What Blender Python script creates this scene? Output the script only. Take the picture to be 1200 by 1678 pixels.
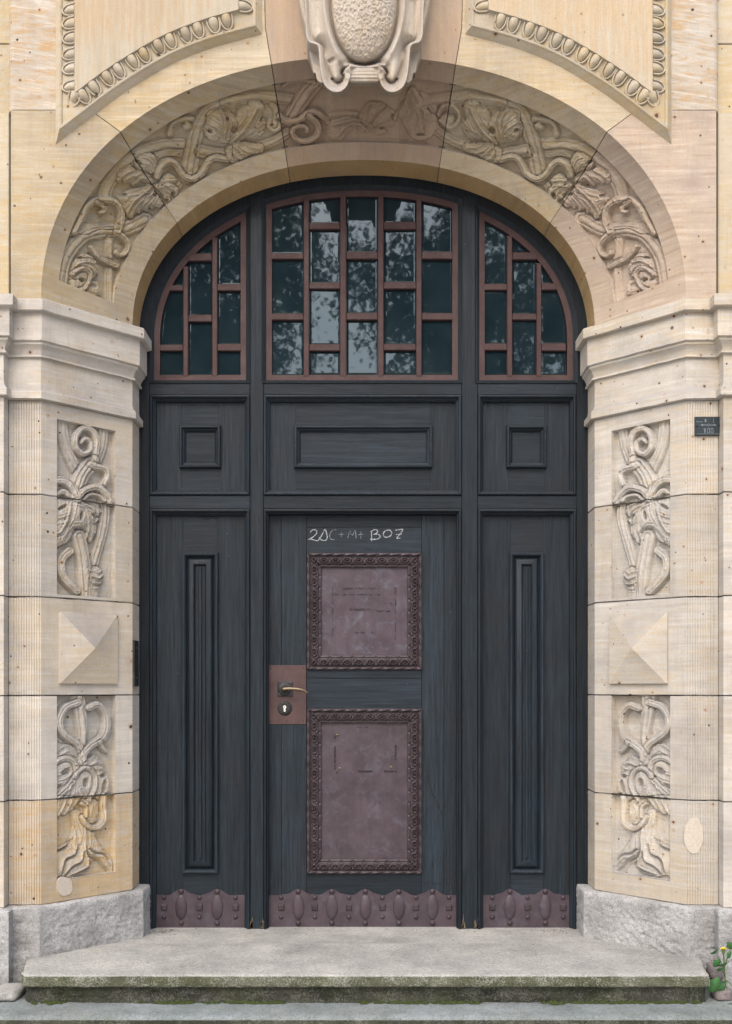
import bpy, bmesh, math, random
import numpy as np
from mathutils import Vector, noise as mnoise

random.seed(7)
np.random.seed(7)
for o in list(bpy.data.objects):
    bpy.data.objects.remove(o)
scene = bpy.context.scene
COL = scene.collection

# ------------------------------------------------------------------ camera
FPX, DCAM, CX, HY, ZC = 1654.0, 5.2, 596.0, 1125.0, 1.248   # focal (photo px), distance to the door plane, axis, horizon, eye above the landing
cam_d = bpy.data.cameras.new('camera')
cam = bpy.data.objects.new('camera', cam_d)
COL.objects.link(cam)
cam.location = (0, -DCAM, ZC)
cam.rotation_euler = (math.radians(90), 0, 0)
cam_d.sensor_fit = 'HORIZONTAL'
cam_d.sensor_width = 36
cam_d.lens = FPX / 1200 * 36
cam_d.shift_y = (HY - 839) / 1200
cam_d.shift_x = (600 - CX) / 1200
cam_d.clip_end = 500
scene.camera = cam

# ------------------------------------------------------------------ light
SUN_EL, SUN_AZ = math.radians(44), math.radians(194)     # azimuth clockwise from +Y (north); the facade faces -Y
world = bpy.data.worlds.new('World')
scene.world = world
world.use_nodes = True
nt = world.node_tree
nt.nodes.clear()
sky = nt.nodes.new('ShaderNodeTexSky')
sky.sky_type = 'NISHITA'
sky.sun_disc = False
sky.sun_elevation = SUN_EL
sky.sun_rotation = SUN_AZ
sky.air_density = 1.0
sky.dust_density = 4.0
sky.ozone_density = 1.0
bg = nt.nodes.new('ShaderNodeBackground')
bg.inputs['Strength'].default_value = 0.11
wo = nt.nodes.new('ShaderNodeOutputWorld')
nt.links.new(sky.outputs[0], bg.inputs[0])
nt.links.new(bg.outputs[0], wo.inputs[0])
sun_d = bpy.data.lights.new('sun', 'SUN')
sun_d.energy = 1.5
sun_d.angle = math.radians(80)
sun_d.color = (1.0, 0.975, 0.945)
sun = bpy.data.objects.new('sun', sun_d)
COL.objects.link(sun)
sd = Vector((math.sin(SUN_AZ) * math.cos(SUN_EL), math.cos(SUN_AZ) * math.cos(SUN_EL), math.sin(SUN_EL)))
sun.rotation_euler = sd.to_track_quat('Z', 'Y').to_euler()
sun.location = (0, -8, 12)
scene.view_settings.view_transform = 'Standard'
scene.view_settings.look = 'None'
scene.view_settings.exposure = 1.3
scene.view_settings.gamma = 1.0
scene.view_settings.use_curve_mapping = False

# ------------------------------------------------------------------ helpers
def S(y):
    return FPX / (DCAM + y)

def P(px, py, y):
    s = S(y)
    return ((px - CX) / s, y, ZC - (py - HY) / s)

def xw(px, y=0.0):
    return (px - CX) / S(y)

def zw(py, y=0.0):
    return ZC - (py - HY) / S(y)

WORLD = {}

def reg(o, loc, parent):
    loc = Vector(loc)
    if parent is not None:
        o.parent = parent
        o.location = loc - WORLD[parent.name]
    else:
        o.location = loc
    COL.objects.link(o)
    WORLD[o.name] = loc
    return o

def tag(o, label=None, cat=None, group=None, kind=None):
    if label: o['label'] = label
    if cat: o['category'] = cat
    if group: o['group'] = group
    if kind: o['kind'] = kind
    return o

def thing(name, loc, label, cat, group=None):
    o = bpy.data.objects.new(name, None)
    o.empty_display_size = 0.1
    reg(o, loc, None)
    return tag(o, label, cat, group)

def mk(name, V, F, mat, parent=None, smooth=True, ang=32, mirror=False, mats=None, midx=None):
    V = np.asarray(V, dtype=float)
    if mirror:
        V = V * np.array([-1.0, 1, 1])
        F = [tuple(reversed(f)) for f in F] if not isinstance(F, np.ndarray) else F[:, ::-1]
    c = (V.min(0) + V.max(0)) / 2
    me = bpy.data.meshes.new(name)
    me.from_pydata((V - c).tolist(), [], F.tolist() if isinstance(F, np.ndarray) else F)
    if mats:
        for m in mats: me.materials.append(m)
        me.polygons.foreach_set('material_index', midx)
    else:
        me.materials.append(mat)
    me.polygons.foreach_set('use_smooth', [smooth] * len(me.polygons))
    if smooth and ang:
        me.set_sharp_from_angle(angle=math.radians(ang))
    me.update()
    o = bpy.data.objects.new(name, me)
    return reg(o, c, parent)

class MB:
    def __init__(s):
        s.V, s.F = [], []
    def add(s, V, F):
        n = len(s.V)
        s.V += [tuple(v) for v in V]
        s.F += [tuple(i + n for i in f) for f in F]
        return s
    def fbox(s, x0, x1, z0, z1, yf, yb, c=0.0015):
        """board facing -y, front edges chamfered"""
        V = [(x0+c, yf, z0+c), (x1-c, yf, z0+c), (x1-c, yf, z1-c), (x0+c, yf, z1-c),
             (x0, yf+c, z0), (x1, yf+c, z0), (x1, yf+c, z1), (x0, yf+c, z1),
             (x0, yb, z0), (x1, yb, z0), (x1, yb, z1), (x0, yb, z1)]
        F = [(0, 1, 2, 3)]
        for a in range(4):
            b = (a+1) % 4
            F += [(4+a, 4+b, b, a), (8+a, 8+b, 4+b, 4+a)]
        F.append((11, 10, 9, 8))
        return s.add(V, F)
    def ring(s, x0, x1, z0, z1, prof):
        """mitred rectangular frame, prof = [(inset, y)]"""
        V = []
        for d, y in prof:
            V += [(x0+d, y, z0+d), (x1-d, y, z0+d), (x1-d, y, z1-d), (x0+d, y, z1-d)]
        F = []
        for r in range(len(prof)-1):
            for a in range(4):
                b = (a+1) % 4
                F.append((r*4+a, r*4+b, (r+1)*4+b, (r+1)*4+a))
        return s.add(V, F)
    def ringcap(s, x0, x1, z0, z1, prof):
        s.ring(x0, x1, z0, z1, prof)
        n = len(s.V)
        s.F.append((n-4, n-3, n-2, n-1))
        return s
    def prism(s, pts, yf, yb, c=0.0):
        """polygon (x,z), counter-clockwise seen from -y, extruded back"""
        n = len(pts)
        if c:
            q = inset(pts, c)
            V = [(x, yf, z) for x, z in q] + [(x, yf+c, z) for x, z in pts] + [(x, yb, z) for x, z in pts]
            F = [tuple(range(n))]
            for a in range(n):
                b = (a+1) % n
                F += [(n+a, n+b, b, a), (2*n+a, 2*n+b, n+b, n+a)]
        else:
            V = [(x, yf, z) for x, z in pts] + [(x, yb, z) for x, z in pts]
            F = [tuple(range(n))]
            for a in range(n):
                b = (a+1) % n
                F.append((n+a, n+b, b, a))
        return s.add(V, F)
    def tube(s, pts, rad, seg=8, cap=True):
        pts = [Vector(p) for p in pts]
        n = len(pts)
        rads = rad if isinstance(rad, (list, tuple)) else [rad]*n
        V, F = [], []
        up = Vector((0.3, 0.2, 0.9)).normalized()
        for i, p in enumerate(pts):
            t = (pts[min(i+1, n-1)] - pts[max(i-1, 0)]).normalized()
            u = t.cross(up)
            if u.length < 1e-3: u = t.cross(Vector((1, 0, 0)))
            u.normalize(); v = t.cross(u)
            for k in range(seg):
                a = 2*math.pi*k/seg
                V.append(p + (u*math.cos(a) + v*math.sin(a))*rads[i])
        for i in range(n-1):
            for k in range(seg):
                k2 = (k+1) % seg
                F.append((i*seg+k, (i+1)*seg+k, (i+1)*seg+k2, i*seg+k2))
        if cap:
            F.append(tuple(range(seg))); F.append(tuple(reversed(range((n-1)*seg, n*seg))))
        return s.add(V, F)
    def dome(s, x, z, y, rx, rz, h, seg=16, rings=5, p=2.0):
        """rounded boss bulging towards -y; p>2 squares its outline"""
        V, F = [], []
        for r in range(rings):
            a = math.pi/2*r/rings
            for k in range(seg):
                b = 2*math.pi*k/seg
                cb, sb = math.cos(b), math.sin(b)
                m = (abs(cb)**p + abs(sb)**p)**(-1/p)
                V.append((x + rx*math.cos(a)*cb*m, y - h*math.sin(a), z + rz*math.cos(a)*sb*m))
        V.append((x, y-h, z))
        for r in range(rings-1):
            for k in range(seg):
                k2 = (k+1) % seg
                F.append((r*seg+k, r*seg+k2, (r+1)*seg+k2, (r+1)*seg+k))
        t = len(V)-1
        for k in range(seg):
            F.append(((rings-1)*seg+k, (rings-1)*seg+(k+1) % seg, t))
        return s.add(V, F)
    def build(s, name, mat, parent=None, **kw):
        return mk(name, s.V, s.F, mat, parent, **kw)

def inset(pts, d):
    """offset a convex-ish CCW polygon (x,z) inwards"""
    n = len(pts)
    out = []
    for i in range(n):
        p0, p1, p2 = Vector(pts[i-1]), Vector(pts[i]), Vector(pts[(i+1) % n])
        a = (p1-p0); b = (p2-p1)
        if a.length < 1e-9 or b.length < 1e-9:
            out.append((p1.x, p1.y)); continue
        a.normalize(); b.normalize()
        na, nb = Vector((-a.y, a.x)), Vector((-b.y, b.x))
        m = na + nb
        k = m.length_squared
        m = m * (2.0/max(k, 0.5)) if k > 1e-6 else na
        q = p1 + m*d
        out.append((q.x, q.y))
    return out

def catmull(pts, sub=6):
    P_ = np.array(pts, float)
    if len(P_) < 3:
        t = np.linspace(0, 1, sub*2)[:, None]
        return P_[0]*(1-t) + P_[-1]*t
    Q = np.vstack([2*P_[0]-P_[1], P_, 2*P_[-1]-P_[-2]])
    out = []
    for i in range(1, len(Q)-2):
        for k in range(sub):
            t = k/sub
            a, b, c, d = Q[i-1], Q[i], Q[i+1], Q[i+2]
            out.append(0.5*((2*b)+(-a+c)*t+(2*a-5*b+4*c-d)*t*t+(-a+3*b-3*c+d)*t**3))
    out.append(P_[-1])
    return np.array(out)

def nz(p, sc, oct=3):
    return mnoise.fractal(Vector(p)*sc, 0.7, 2.0, oct)

# ------------------------------------------------------------------ materials
def new_mat(name):
    m = bpy.data.materials.new(name)
    m.use_nodes = True
    n = m.node_tree.nodes
    return m, m.node_tree, n['Principled BSDF']

class NG:
    """small node graph helper"""
    def __init__(s, t):
        s.t = t; s.N = t.nodes; s.L = t.links
    def n(s, typ, **kw):
        nd = s.N.new(typ)
        for k, v in kw.items():
            setattr(nd, k, v)
        return nd
    def link(s, a, b):
        s.L.new(a, b)
    def sock(s, node_in, v):
        if isinstance(v, bpy.types.NodeSocket): s.L.new(v, node_in)
        else: node_in.default_value = v
    def math(s, op, a, b=0.0, clamp=False):
        nd = s.n('ShaderNodeMath', operation=op, use_clamp=clamp)
        s.sock(nd.inputs[0], a); s.sock(nd.inputs[1], b)
        return nd.outputs[0]
    def vmath(s, op, a, b):
        nd = s.n('ShaderNodeVectorMath', operation=op)
        s.sock(nd.inputs[0], a); s.sock(nd.inputs[1], b)
        return nd.outputs[0]
    def noise(s, vec, scale, detail=4, rough=0.55, dist=0.0):
        nd = s.n('ShaderNodeTexNoise')
        s.L.new(vec, nd.inputs['Vector'])
        nd.inputs['Scale'].default_value = scale
        nd.inputs['Detail'].default_value = detail
        nd.inputs['Roughness'].default_value = rough
        nd.inputs['Distortion'].default_value = dist
        return nd.outputs['Fac']
    def ramp(s, fac, stops):
        nd = s.n('ShaderNodeValToRGB')
        el = nd.color_ramp.elements
        while len(el) < len(stops): el.new(0.5)
        for e, (p, c) in zip(el, stops):
            e.position = p
            e.color = (c, c, c, 1) if isinstance(c, (int, float)) else (*c, 1)
        s.L.new(fac, nd.inputs[0])
        return nd.outputs[0]
    def mix(s, fac, a, b, mode='MIX'):
        nd = s.n('ShaderNodeMix', data_type='RGBA', blend_type=mode)
        s.sock(nd.inputs[0], fac)
        for i, v in ((6, a), (7, b)):
            if isinstance(v, bpy.types.NodeSocket): s.L.new(v, nd.inputs[i])
            else: nd.inputs[i].default_value = (*v, 1)
        return nd.outputs[2]
    def bump(s, h, strength, dist=0.01, prev=None):
        nd = s.n('ShaderNodeBump')
        nd.inputs['Strength'].default_value = strength
        nd.inputs['Distance'].default_value = dist
        s.L.new(h, nd.inputs['Height'])
        if prev is not None: s.L.new(prev, nd.inputs['Normal'])
        return nd.outputs[0]

def coords(g, rnd_off=True):
    geo = g.n('ShaderNodeNewGeometry')
    oi = g.n('ShaderNodeObjectInfo')
    if not rnd_off: return geo.outputs['Position'], oi.outputs['Random'], geo
    cv = g.n('ShaderNodeCombineXYZ')
    for i, k in enumerate((31.7, 17.3, 53.1)):
        g.link(g.math('MULTIPLY', oi.outputs['Random'], k), cv.inputs[i])
    return g.vmath('ADD', geo.outputs['Position'], cv.outputs[0]), oi.outputs['Random'], geo

def stone_mat(name, light, mid, ochre, ochre_amt=0.5, spots=1.0, grime=0.25, streak=(1.2, 1.2, 9.0), rot=0.12, tool=0.5, varr=0.2, vein=0.25, ledge=0.55):
    m, t, bs = new_mat(name)
    g = NG(t)
    pos, rnd, geo = coords(g)
    mp = g.n('ShaderNodeMapping')
    g.link(pos, mp.inputs['Vector'])
    cr = g.n('ShaderNodeCombineXYZ')
    g.link(g.math('MULTIPLY', g.math('SUBTRACT', rnd, 0.5), rot*4), cr.inputs[1])
    g.link(cr.outputs[0], mp.inputs['Rotation'])
    mp.inputs['Scale'].default_value = streak
    bed = g.noise(mp.outputs[0], 2.2, 6, 0.6, 0.5)
    bed2 = g.noise(mp.outputs[0], 7.0, 4, 0.6, 0.3)
    col = g.mix(g.ramp(bed, [(0.35, 0.0), (0.65, 1.0)]), light, mid)
    oc = g.math('MULTIPLY', g.ramp(g.math('ADD', g.math('MULTIPLY', bed2, 0.5), g.math('MULTIPLY', g.noise(pos, 1.4, 3), 0.5)), [(0.47, 0.0), (0.58, 1.0)]), ochre_amt)
    col = g.mix(oc, col, ochre)
    mv = g.n('ShaderNodeMapping')
    g.link(mp.outputs[0], mv.inputs['Vector'])
    mv.inputs['Scale'].default_value = (1.0, 1.0, 3.2) if streak[2] > streak[0] else (3.2, 1.0, 1.0)
    vn = g.noise(mv.outputs[0], 2.6, 5, 0.62, 0.35)
    col = g.mix(g.math('MULTIPLY', g.ramp(vn, [(0.54, 0.0), (0.66, 1.0)]), vein), col, (light[0]*1.16, light[1]*1.18, light[2]*1.22))
    col = g.mix(g.math('MULTIPLY', g.ramp(vn, [(0.34, 1.0), (0.45, 0.0)]), vein*0.8), col, (mid[0]*0.82, mid[1]*0.74, mid[2]*0.64))
    # per stone tint
    w = g.math('ADD', g.math('MULTIPLY', rnd, varr), 1.0 - varr*0.6)
    cw = g.n('ShaderNodeCombineColor')
    for i in range(3): g.link(w, cw.inputs[i])
    col = g.mix(1.0, col, cw.outputs[0], 'MULTIPLY')
    rnd2 = g.math('FRACT', g.math('MULTIPLY', rnd, 7.77))
    col = g.mix(g.math('MULTIPLY', rnd2, 0.30), col, (mid[0]*1.0, mid[1]*0.92, mid[2]*0.86))
    # soot / weathering in soft patches
    gr = g.math('MULTIPLY', g.ramp(g.noise(pos, 3.1, 6, 0.65), [(0.46, 0.0), (0.72, 1.0)]), grime*1.25)
    col = g.mix(gr, col, (0.20, 0.185, 0.18))
    # rain streaks running down the face
    ms = g.n('ShaderNodeMapping')
    g.link(pos, ms.inputs['Vector'])
    ms.inputs['Scale'].default_value = (16, 16, 0.9)
    st = g.math('MULTIPLY', g.ramp(g.noise(ms.outputs[0], 1.0, 5, 0.65), [(0.5, 0.0), (0.7, 1.0)]), g.ramp(g.noise(pos, 1.7, 3), [(0.42, 0.0), (0.62, 1.0)]))
    col = g.mix(g.math('MULTIPLY', st, grime*1.3), col, (0.23, 0.21, 0.19))
    # soot and dust settled on ledges and upper sides
    sx = g.n('ShaderNodeSeparateXYZ')
    g.link(geo.outputs['Normal'], sx.inputs[0])
    led = g.ramp(g.math('ADD', sx.outputs[2], g.math('MULTIPLY', g.math('SUBTRACT', g.noise(pos, 7, 4, 0.6), 0.5), 0.5)), [(0.05, 0.0), (0.42, 1.0)])
    col = g.mix(g.math('MULTIPLY', led, ledge), col, (0.25, 0.24, 0.24))
    # tooling: fine combed lines
    mt = g.n('ShaderNodeMapping')
    g.link(pos, mt.inputs['Vector'])
    mt.inputs['Scale'].default_value = (150, 150, 9)
    tl = g.noise(mt.outputs[0], 1.0, 3, 0.6)
    grain = g.noise(pos, 240, 3, 0.7)
    tl = g.math('ADD', 0.5, g.math('MULTIPLY', g.math('SUBTRACT', tl, 0.5), g.ramp(g.noise(pos, 4.5, 3), [(0.38, 0.1), (0.68, 1.0)])))
    sp = g.math('ADD', g.math('MULTIPLY', tl, 0.55*tool), g.math('MULTIPLY', grain, 0.45))
    col = g.mix(0.55, col, g.ramp(sp, [(0.2, 0.42), (0.42*(0.45+0.55*tool)+0.06, 0.95), (0.7, 1.12)]), 'MULTIPLY')
    # iron pits: few dark holes, rust halo
    holes = None
    for sc, thr, sel in ((8.0, 0.042, 0.4), (17.0, 0.062, 0.42), (31.0, 0.075, 0.8)):
        vo = g.n('ShaderNodeTexVoronoi')
        g.link(g.vmath('ADD', pos, (sc, 1.3, 0.7)), vo.inputs['Vector'])
        vo.inputs['Scale'].default_value = sc
        sepc = g.n('ShaderNodeSeparateColor')
        g.link(vo.outputs['Color'], sepc.inputs[0])
        keep = g.math('GREATER_THAN', sepc.outputs[0], sel)
        rad = g.math('MULTIPLY', g.math('ADD', g.math('MULTIPLY', sepc.outputs[1], 1.4), 0.4), thr)
        wob = g.math('ADD', vo.outputs['Distance'], g.math('MULTIPLY', g.math('SUBTRACT', g.noise(pos, 90, 2), 0.5), 0.06))
        d = g.math('DIVIDE', wob, rad)
        hole = g.math('MULTIPLY', g.math('MULTIPLY', g.math('LESS_THAN', d, 1.0), keep), spots, True)
        halo = g.math('MULTIPLY', g.math('MULTIPLY', g.ramp(g.math('MULTIPLY', d, 0.25), [(0.25, 0.55), (0.6, 0.0)]), keep), g.math('MULTIPLY', g.math('GREATER_THAN', sepc.outputs[2], 0.55), spots))
        col = g.mix(halo, col, (0.33, 0.17, 0.07))
        col = g.mix(hole, col, (0.07, 0.05, 0.04))
        holes = hole if holes is None else g.math('MAXIMUM', holes, hole)
    g.link(col, bs.inputs['Base Color'])
    bs.inputs['Roughness'].default_value = 0.9
    bs.inputs['Specular IOR Level'].default_value = 0.2
    h = g.math('ADD', g.math('MULTIPLY', grain, 0.35), g.math('MULTIPLY', tl, 0.5*tool))
    h = g.math('SUBTRACT', h, g.math('MULTIPLY', holes, 2.2))
    b = g.bump(h, 0.45, 0.003)
    b = g.bump(g.noise(pos, 28, 4), 0.25, 0.006, b)
    g.link(b, bs.inputs['Normal'])
    return m

M = {}
M['pier'] = stone_mat('sandstone_pale', (0.575, 0.54, 0.485), (0.48, 0.45, 0.41), (0.53, 0.42, 0.27), 0.55, 1.0, 0.32, vein=0.45)
M['boss'] = stone_mat('sandstone_boss_sooty_top', (0.58, 0.535, 0.465), (0.49, 0.45, 0.395), (0.54, 0.41, 0.25), 0.5, 1.0, 0.28, vein=0.3, ledge=0.75)
M['pier_ochre'] = stone_mat('sandstone_ochre_banded', (0.53, 0.46, 0.37), (0.47, 0.40, 0.31), (0.50, 0.35, 0.17), 0.8, 1.0, 0.25)
M['arch'] = stone_mat('sandstone_arch', (0.52, 0.45, 0.335), (0.44, 0.37, 0.265), (0.48, 0.35, 0.17), 0.75, 0.8, 0.3, vein=0.6)
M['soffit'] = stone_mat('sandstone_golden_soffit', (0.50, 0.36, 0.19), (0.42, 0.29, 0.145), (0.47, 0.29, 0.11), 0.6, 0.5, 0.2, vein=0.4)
M['arch_pink'] = stone_mat('sandstone_arch_pinkish', (0.50, 0.41, 0.33), (0.43, 0.345, 0.275), (0.50, 0.38, 0.25), 0.4, 0.9, 0.25, vein=0.8, streak=(1.3, 1.3, 8.0), rot=0.3)
M['side'] = stone_mat('sandstone_side_banded', (0.55, 0.50, 0.43), (0.48, 0.40, 0.31), (0.52, 0.34, 0.16), 0.95, 1.0, 0.14, streak=(1.8, 1.8, 8.0), rot=0.5, vein=0.9)
M['key'] = stone_mat('sandstone_keystone_brown', (0.45, 0.35, 0.26), (0.38, 0.285, 0.21), (0.47, 0.34, 0.21), 0.4, 0.4, 0.2, streak=(8, 3, 1.0))
M['wall'] = stone_mat('sandstone_upper_wall', (0.52, 0.465, 0.365), (0.46, 0.40, 0.305), (0.50, 0.375, 0.19), 0.7, 0.9, 0.12, streak=(2.0, 2.0, 7.0))
M['spandrel'] = stone_mat('sandstone_spandrel_vertical_streaks', (0.53, 0.475, 0.38), (0.47, 0.415, 0.32), (0.52, 0.36, 0.2), 0.6, 0.5, 0.08, streak=(9.0, 3.0, 0.9))
M['cart'] = stone_mat('sandstone_cartouche', (0.52, 0.465, 0.395), (0.45, 0.39, 0.32), (0.46, 0.35, 0.22), 0.5, 0.25, 0.12, streak=(7, 3, 1.2))

def rough_grey(name, a, b, bumpk=0.5, moss=0.0, dirt=0.35, lichen=0.0):
    m, t, bs = new_mat(name)
    g = NG(t)
    pos, rnd, geo = coords(g)
    col = g.mix(g.ramp(g.noise(pos, 5, 6, 0.65), [(0.35, 0.0), (0.65, 1.0)]), a, b)
    col = g.mix(g.math('MULTIPLY', g.ramp(g.noise(pos, 1.9, 5, 0.7), [(0.5, 0.0), (0.7, 1.0)]), dirt), col, (0.13, 0.12, 0.11))
    gr = g.math('ADD', g.math('MULTIPLY', g.noise(pos, 170, 4, 0.75), 0.6), g.math('MULTIPLY', g.noise(pos, 75, 4, 0.75), 0.4))
    col = g.mix(0.9, col, g.ramp(gr, [(0.34, 0.35), (0.5, 1.0), (0.64, 1.3)]), 'MULTIPLY')
    if moss:
        mf = g.math('MULTIPLY', g.ramp(g.math('ADD', g.math('MULTIPLY', g.noise(pos, 6, 5, 0.7), 0.6), g.math('MULTIPLY', g.noise(pos, 120, 3, 0.7), 0.4)), [(0.36, 1.0), (0.58, 0.0)]), moss)
        col = g.mix(mf, col, g.ramp(g.noise(pos, 60, 3), [(0.3, (0.035, 0.04, 0.018)), (0.7, (0.10, 0.115, 0.05))]))
    if lichen:
        lf = g.math('MULTIPLY', g.ramp(g.math('ADD', g.math('MULTIPLY', g.noise(pos, 130, 4, 0.75), 0.6), g.math('MULTIPLY', g.noise(pos, 8, 4, 0.65), 0.4)), [(0.5, 0.0), (0.58, 1.0)]), lichen)
        col = g.mix(lf, col, (0.36, 0.36, 0.32))
    g.link(col, bs.inputs['Base Color'])
    bs.inputs['Roughness'].default_value = 0.92
    bs.inputs['Specular IOR Level'].default_value = 0.2
    b = g.bump(gr, bumpk, 0.004)
    b = g.bump(g.noise(pos, 40, 5, 0.65), bumpk*0.8, 0.008, b)
    g.link(b, bs.inputs['Normal'])
    return m

M['plinth'] = rough_grey('granite_plinth', (0.42, 0.415, 0.41), (0.29, 0.285, 0.28), 0.9, dirt=0.6)
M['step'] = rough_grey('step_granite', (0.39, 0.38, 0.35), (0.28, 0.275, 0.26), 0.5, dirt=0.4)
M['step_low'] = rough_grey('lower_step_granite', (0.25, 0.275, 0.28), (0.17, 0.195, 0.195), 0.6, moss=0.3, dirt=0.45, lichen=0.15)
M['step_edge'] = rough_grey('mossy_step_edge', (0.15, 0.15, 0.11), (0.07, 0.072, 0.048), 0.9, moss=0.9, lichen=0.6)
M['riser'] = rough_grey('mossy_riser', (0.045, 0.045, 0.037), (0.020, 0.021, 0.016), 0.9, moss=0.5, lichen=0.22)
M['paving'] = rough_grey('street_paving', (0.46, 0.44, 0.41), (0.38, 0.365, 0.345), 0.3)

def mortar_mat():
    m, t, bs = new_mat('dark_mortar')
    g = NG(t)
    pos, rnd, geo = coords(g, False)
    g.link(g.ramp(g.noise(pos, 60, 3), [(0.3, (0.05, 0.042, 0.036)), (0.7, (0.16, 0.135, 0.11))]), bs.inputs['Base Color'])
    bs.inputs['Roughness'].default_value = 1
    return m
M['mortar'] = mortar_mat()

def patch_mat():
    m, t, bs = new_mat('repair_mortar')
    g = NG(t)
    pos, rnd, geo = coords(g)
    g.link(g.ramp(g.noise(pos, 90, 4), [(0.3, (0.45, 0.395, 0.33)), (0.7, (0.55, 0.485, 0.41))]), bs.inputs['Base Color'])
    bs.inputs['Roughness'].default_value = 0.95
    g.link(g.bump(g.noise(pos, 150, 3), 0.3, 0.003), bs.inputs['Normal'])
    return m
M['patch'] = patch_mat()

def wood_mat(name, axis, dark=1.0):
    m, t, bs = new_mat(name)
    g = NG(t)
    pos, rnd, geo = coords(g)
    mp = g.n('ShaderNodeMapping')
    g.link(pos, mp.inputs['Vector'])
    mp.inputs['Scale'].default_value = (95, 95, 3.2) if axis == 'z' else (3.2, 95, 95)
    fib = g.noise(mp.outputs[0], 1.0, 6, 0.68, 0.25)
    mp2 = g.n('ShaderNodeMapping')
    g.link(pos, mp2.inputs['Vector'])
    mp2.inputs['Scale'].default_value = (260, 260, 9) if axis == 'z' else (9, 260, 260)
    fine = g.noise(mp2.outputs[0], 1.0, 3, 0.7, 0.4)
    k = dark*0.72
    col = g.ramp(fib, [(0.30, (0.011*k, 0.016*k, 0.023*k)), (0.5, (0.020*k, 0.029*k, 0.039*k)), (0.72, (0.036*k, 0.051*k, 0.068*k))])
    wear = g.ramp(g.noise(pos, 2.7, 6, 0.68, 0.6), [(0.5, 0.0), (0.74, 1.0)])
    col = g.mix(g.math('MULTIPLY', wear, 0.5), col, (0.027*k, 0.025*k, 0.027*k))
    col = g.mix(g.math('MULTIPLY', g.ramp(g.noise(pos, 4.3, 5, 0.6), [(0.55, 0.0), (0.7, 1.0)]), 0.45), col, (0.026*k, 0.041*k, 0.056*k))
    w = g.math('ADD', g.math('MULTIPLY', rnd, 0.4), 0.8)
    cw = g.n('ShaderNodeCombineColor')
    for i in range(3): g.link(w, cw.inputs[i])
    col = g.mix(1.0, col, cw.outputs[0], 'MULTIPLY')
    crack = g.ramp(fine, [(0.30, 1.0), (0.40, 0.0)])
    col = g.mix(g.math('MULTIPLY', crack, 0.85), col, (0.006, 0.007, 0.009))
    # tiny paint flecks
    vo = g.n('ShaderNodeTexVoronoi')
    g.link(pos, vo.inputs['Vector'])
    vo.inputs['Scale'].default_value = 16
    sc = g.n('ShaderNodeSeparateColor')
    g.link(vo.outputs['Color'], sc.inputs[0])
    fl = g.math('MULTIPLY', g.math('LESS_THAN', vo.outputs['Distance'], 0.028), g.math('GREATER_THAN', sc.outputs[0], 0.8))
    col = g.mix(g.math('MULTIPLY', fl, 0.7), col, (0.25, 0.26, 0.27))
    g.link(col, bs.inputs['Base Color'])
    g.link(g.ramp(wear, [(0.0, 0.46), (1.0, 0.62)]), bs.inputs['Roughness'])
    bs.inputs['Specular IOR Level'].default_value = 0.2
    h = g.math('SUBTRACT', g.math('MULTIPLY', fib, 0.5), crack)
    g.link(g.bump(h, 0.4, 0.0025), bs.inputs['Normal'])
    return m
M['wood'] = wood_mat('dark_blue_painted_oak_upright', 'z')
M['woodh'] = wood_mat('dark_blue_painted_oak_level', 'x')
M['frame'] = wood_mat('near_black_painted_frame', 'z', 0.7)

def metal_mat(name, a, b, scuff=0.3, rough=0.42, rust=0.25):
    m, t, bs = new_mat(name)
    g = NG(t)
    pos, rnd, geo = coords(g)
    col = g.mix(g.ramp(g.noise(pos, 9, 6, 0.65), [(0.35, 0.0), (0.65, 1.0)]), a, b)
    mp = g.n('ShaderNodeMapping')
    g.link(pos, mp.inputs['Vector'])
    mp.inputs['Scale'].default_value = (45, 20, 3)
    drip = g.ramp(g.noise(mp.outputs[0], 1.0, 4, 0.6), [(0.5, 0.0), (0.72, 1.0)])
    col = g.mix(g.math('MULTIPLY', drip, 0.35), col, (a[0]*0.55, a[1]*0.5, a[2]*0.5))
    sc = g.ramp(g.noise(pos, 14, 7, 0.72, 0.8), [(0.52, 0.0), (0.70, 1.0)])
    col = g.mix(g.math('MULTIPLY', sc, scuff), col, (0.115, 0.122, 0.155))
    rs = g.ramp(g.noise(pos, 23, 6, 0.75), [(0.64, 0.0), (0.72, 1.0)])
    col = g.mix(g.math('MULTIPLY', rs, rust), col, (0.07, 0.03, 0.02))
    g.link(col, bs.inputs['Base Color'])
    g.link(g.ramp(g.noise(pos, 17, 5, 0.7), [(0.35, rough-0.1), (0.65, rough+0.15)]), bs.inputs['Roughness'])
    bs.inputs['Specular IOR Level'].default_value = 0.3
    b = g.bump(g.noise(pos, 60, 4, 0.6), 0.2, 0.004)
    g.link(b, bs.inputs['Normal'])
    return m
M['plate'] = metal_mat('brown_violet_painted_plate', (0.074, 0.055, 0.066), (0.048, 0.035, 0.043), 0.4)
M['sheet'] = metal_mat('scuffed_brown_violet_sheet', (0.078, 0.058, 0.072), (0.054, 0.039, 0.049), 0.7)
M['orn'] = metal_mat('brown_cast_ornament', (0.058, 0.042, 0.049), (0.034, 0.024, 0.028), 0.12, 0.38)
M['sash'] = metal_mat('red_brown_sash_paint', (0.062, 0.030, 0.029), (0.044, 0.022, 0.022), 0.08, 0.5, 0.1)
M['iron'] = metal_mat('blackened_iron', (0.020, 0.021, 0.022), (0.035, 0.035, 0.036), 0.2, 0.5, 0.2)

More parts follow.
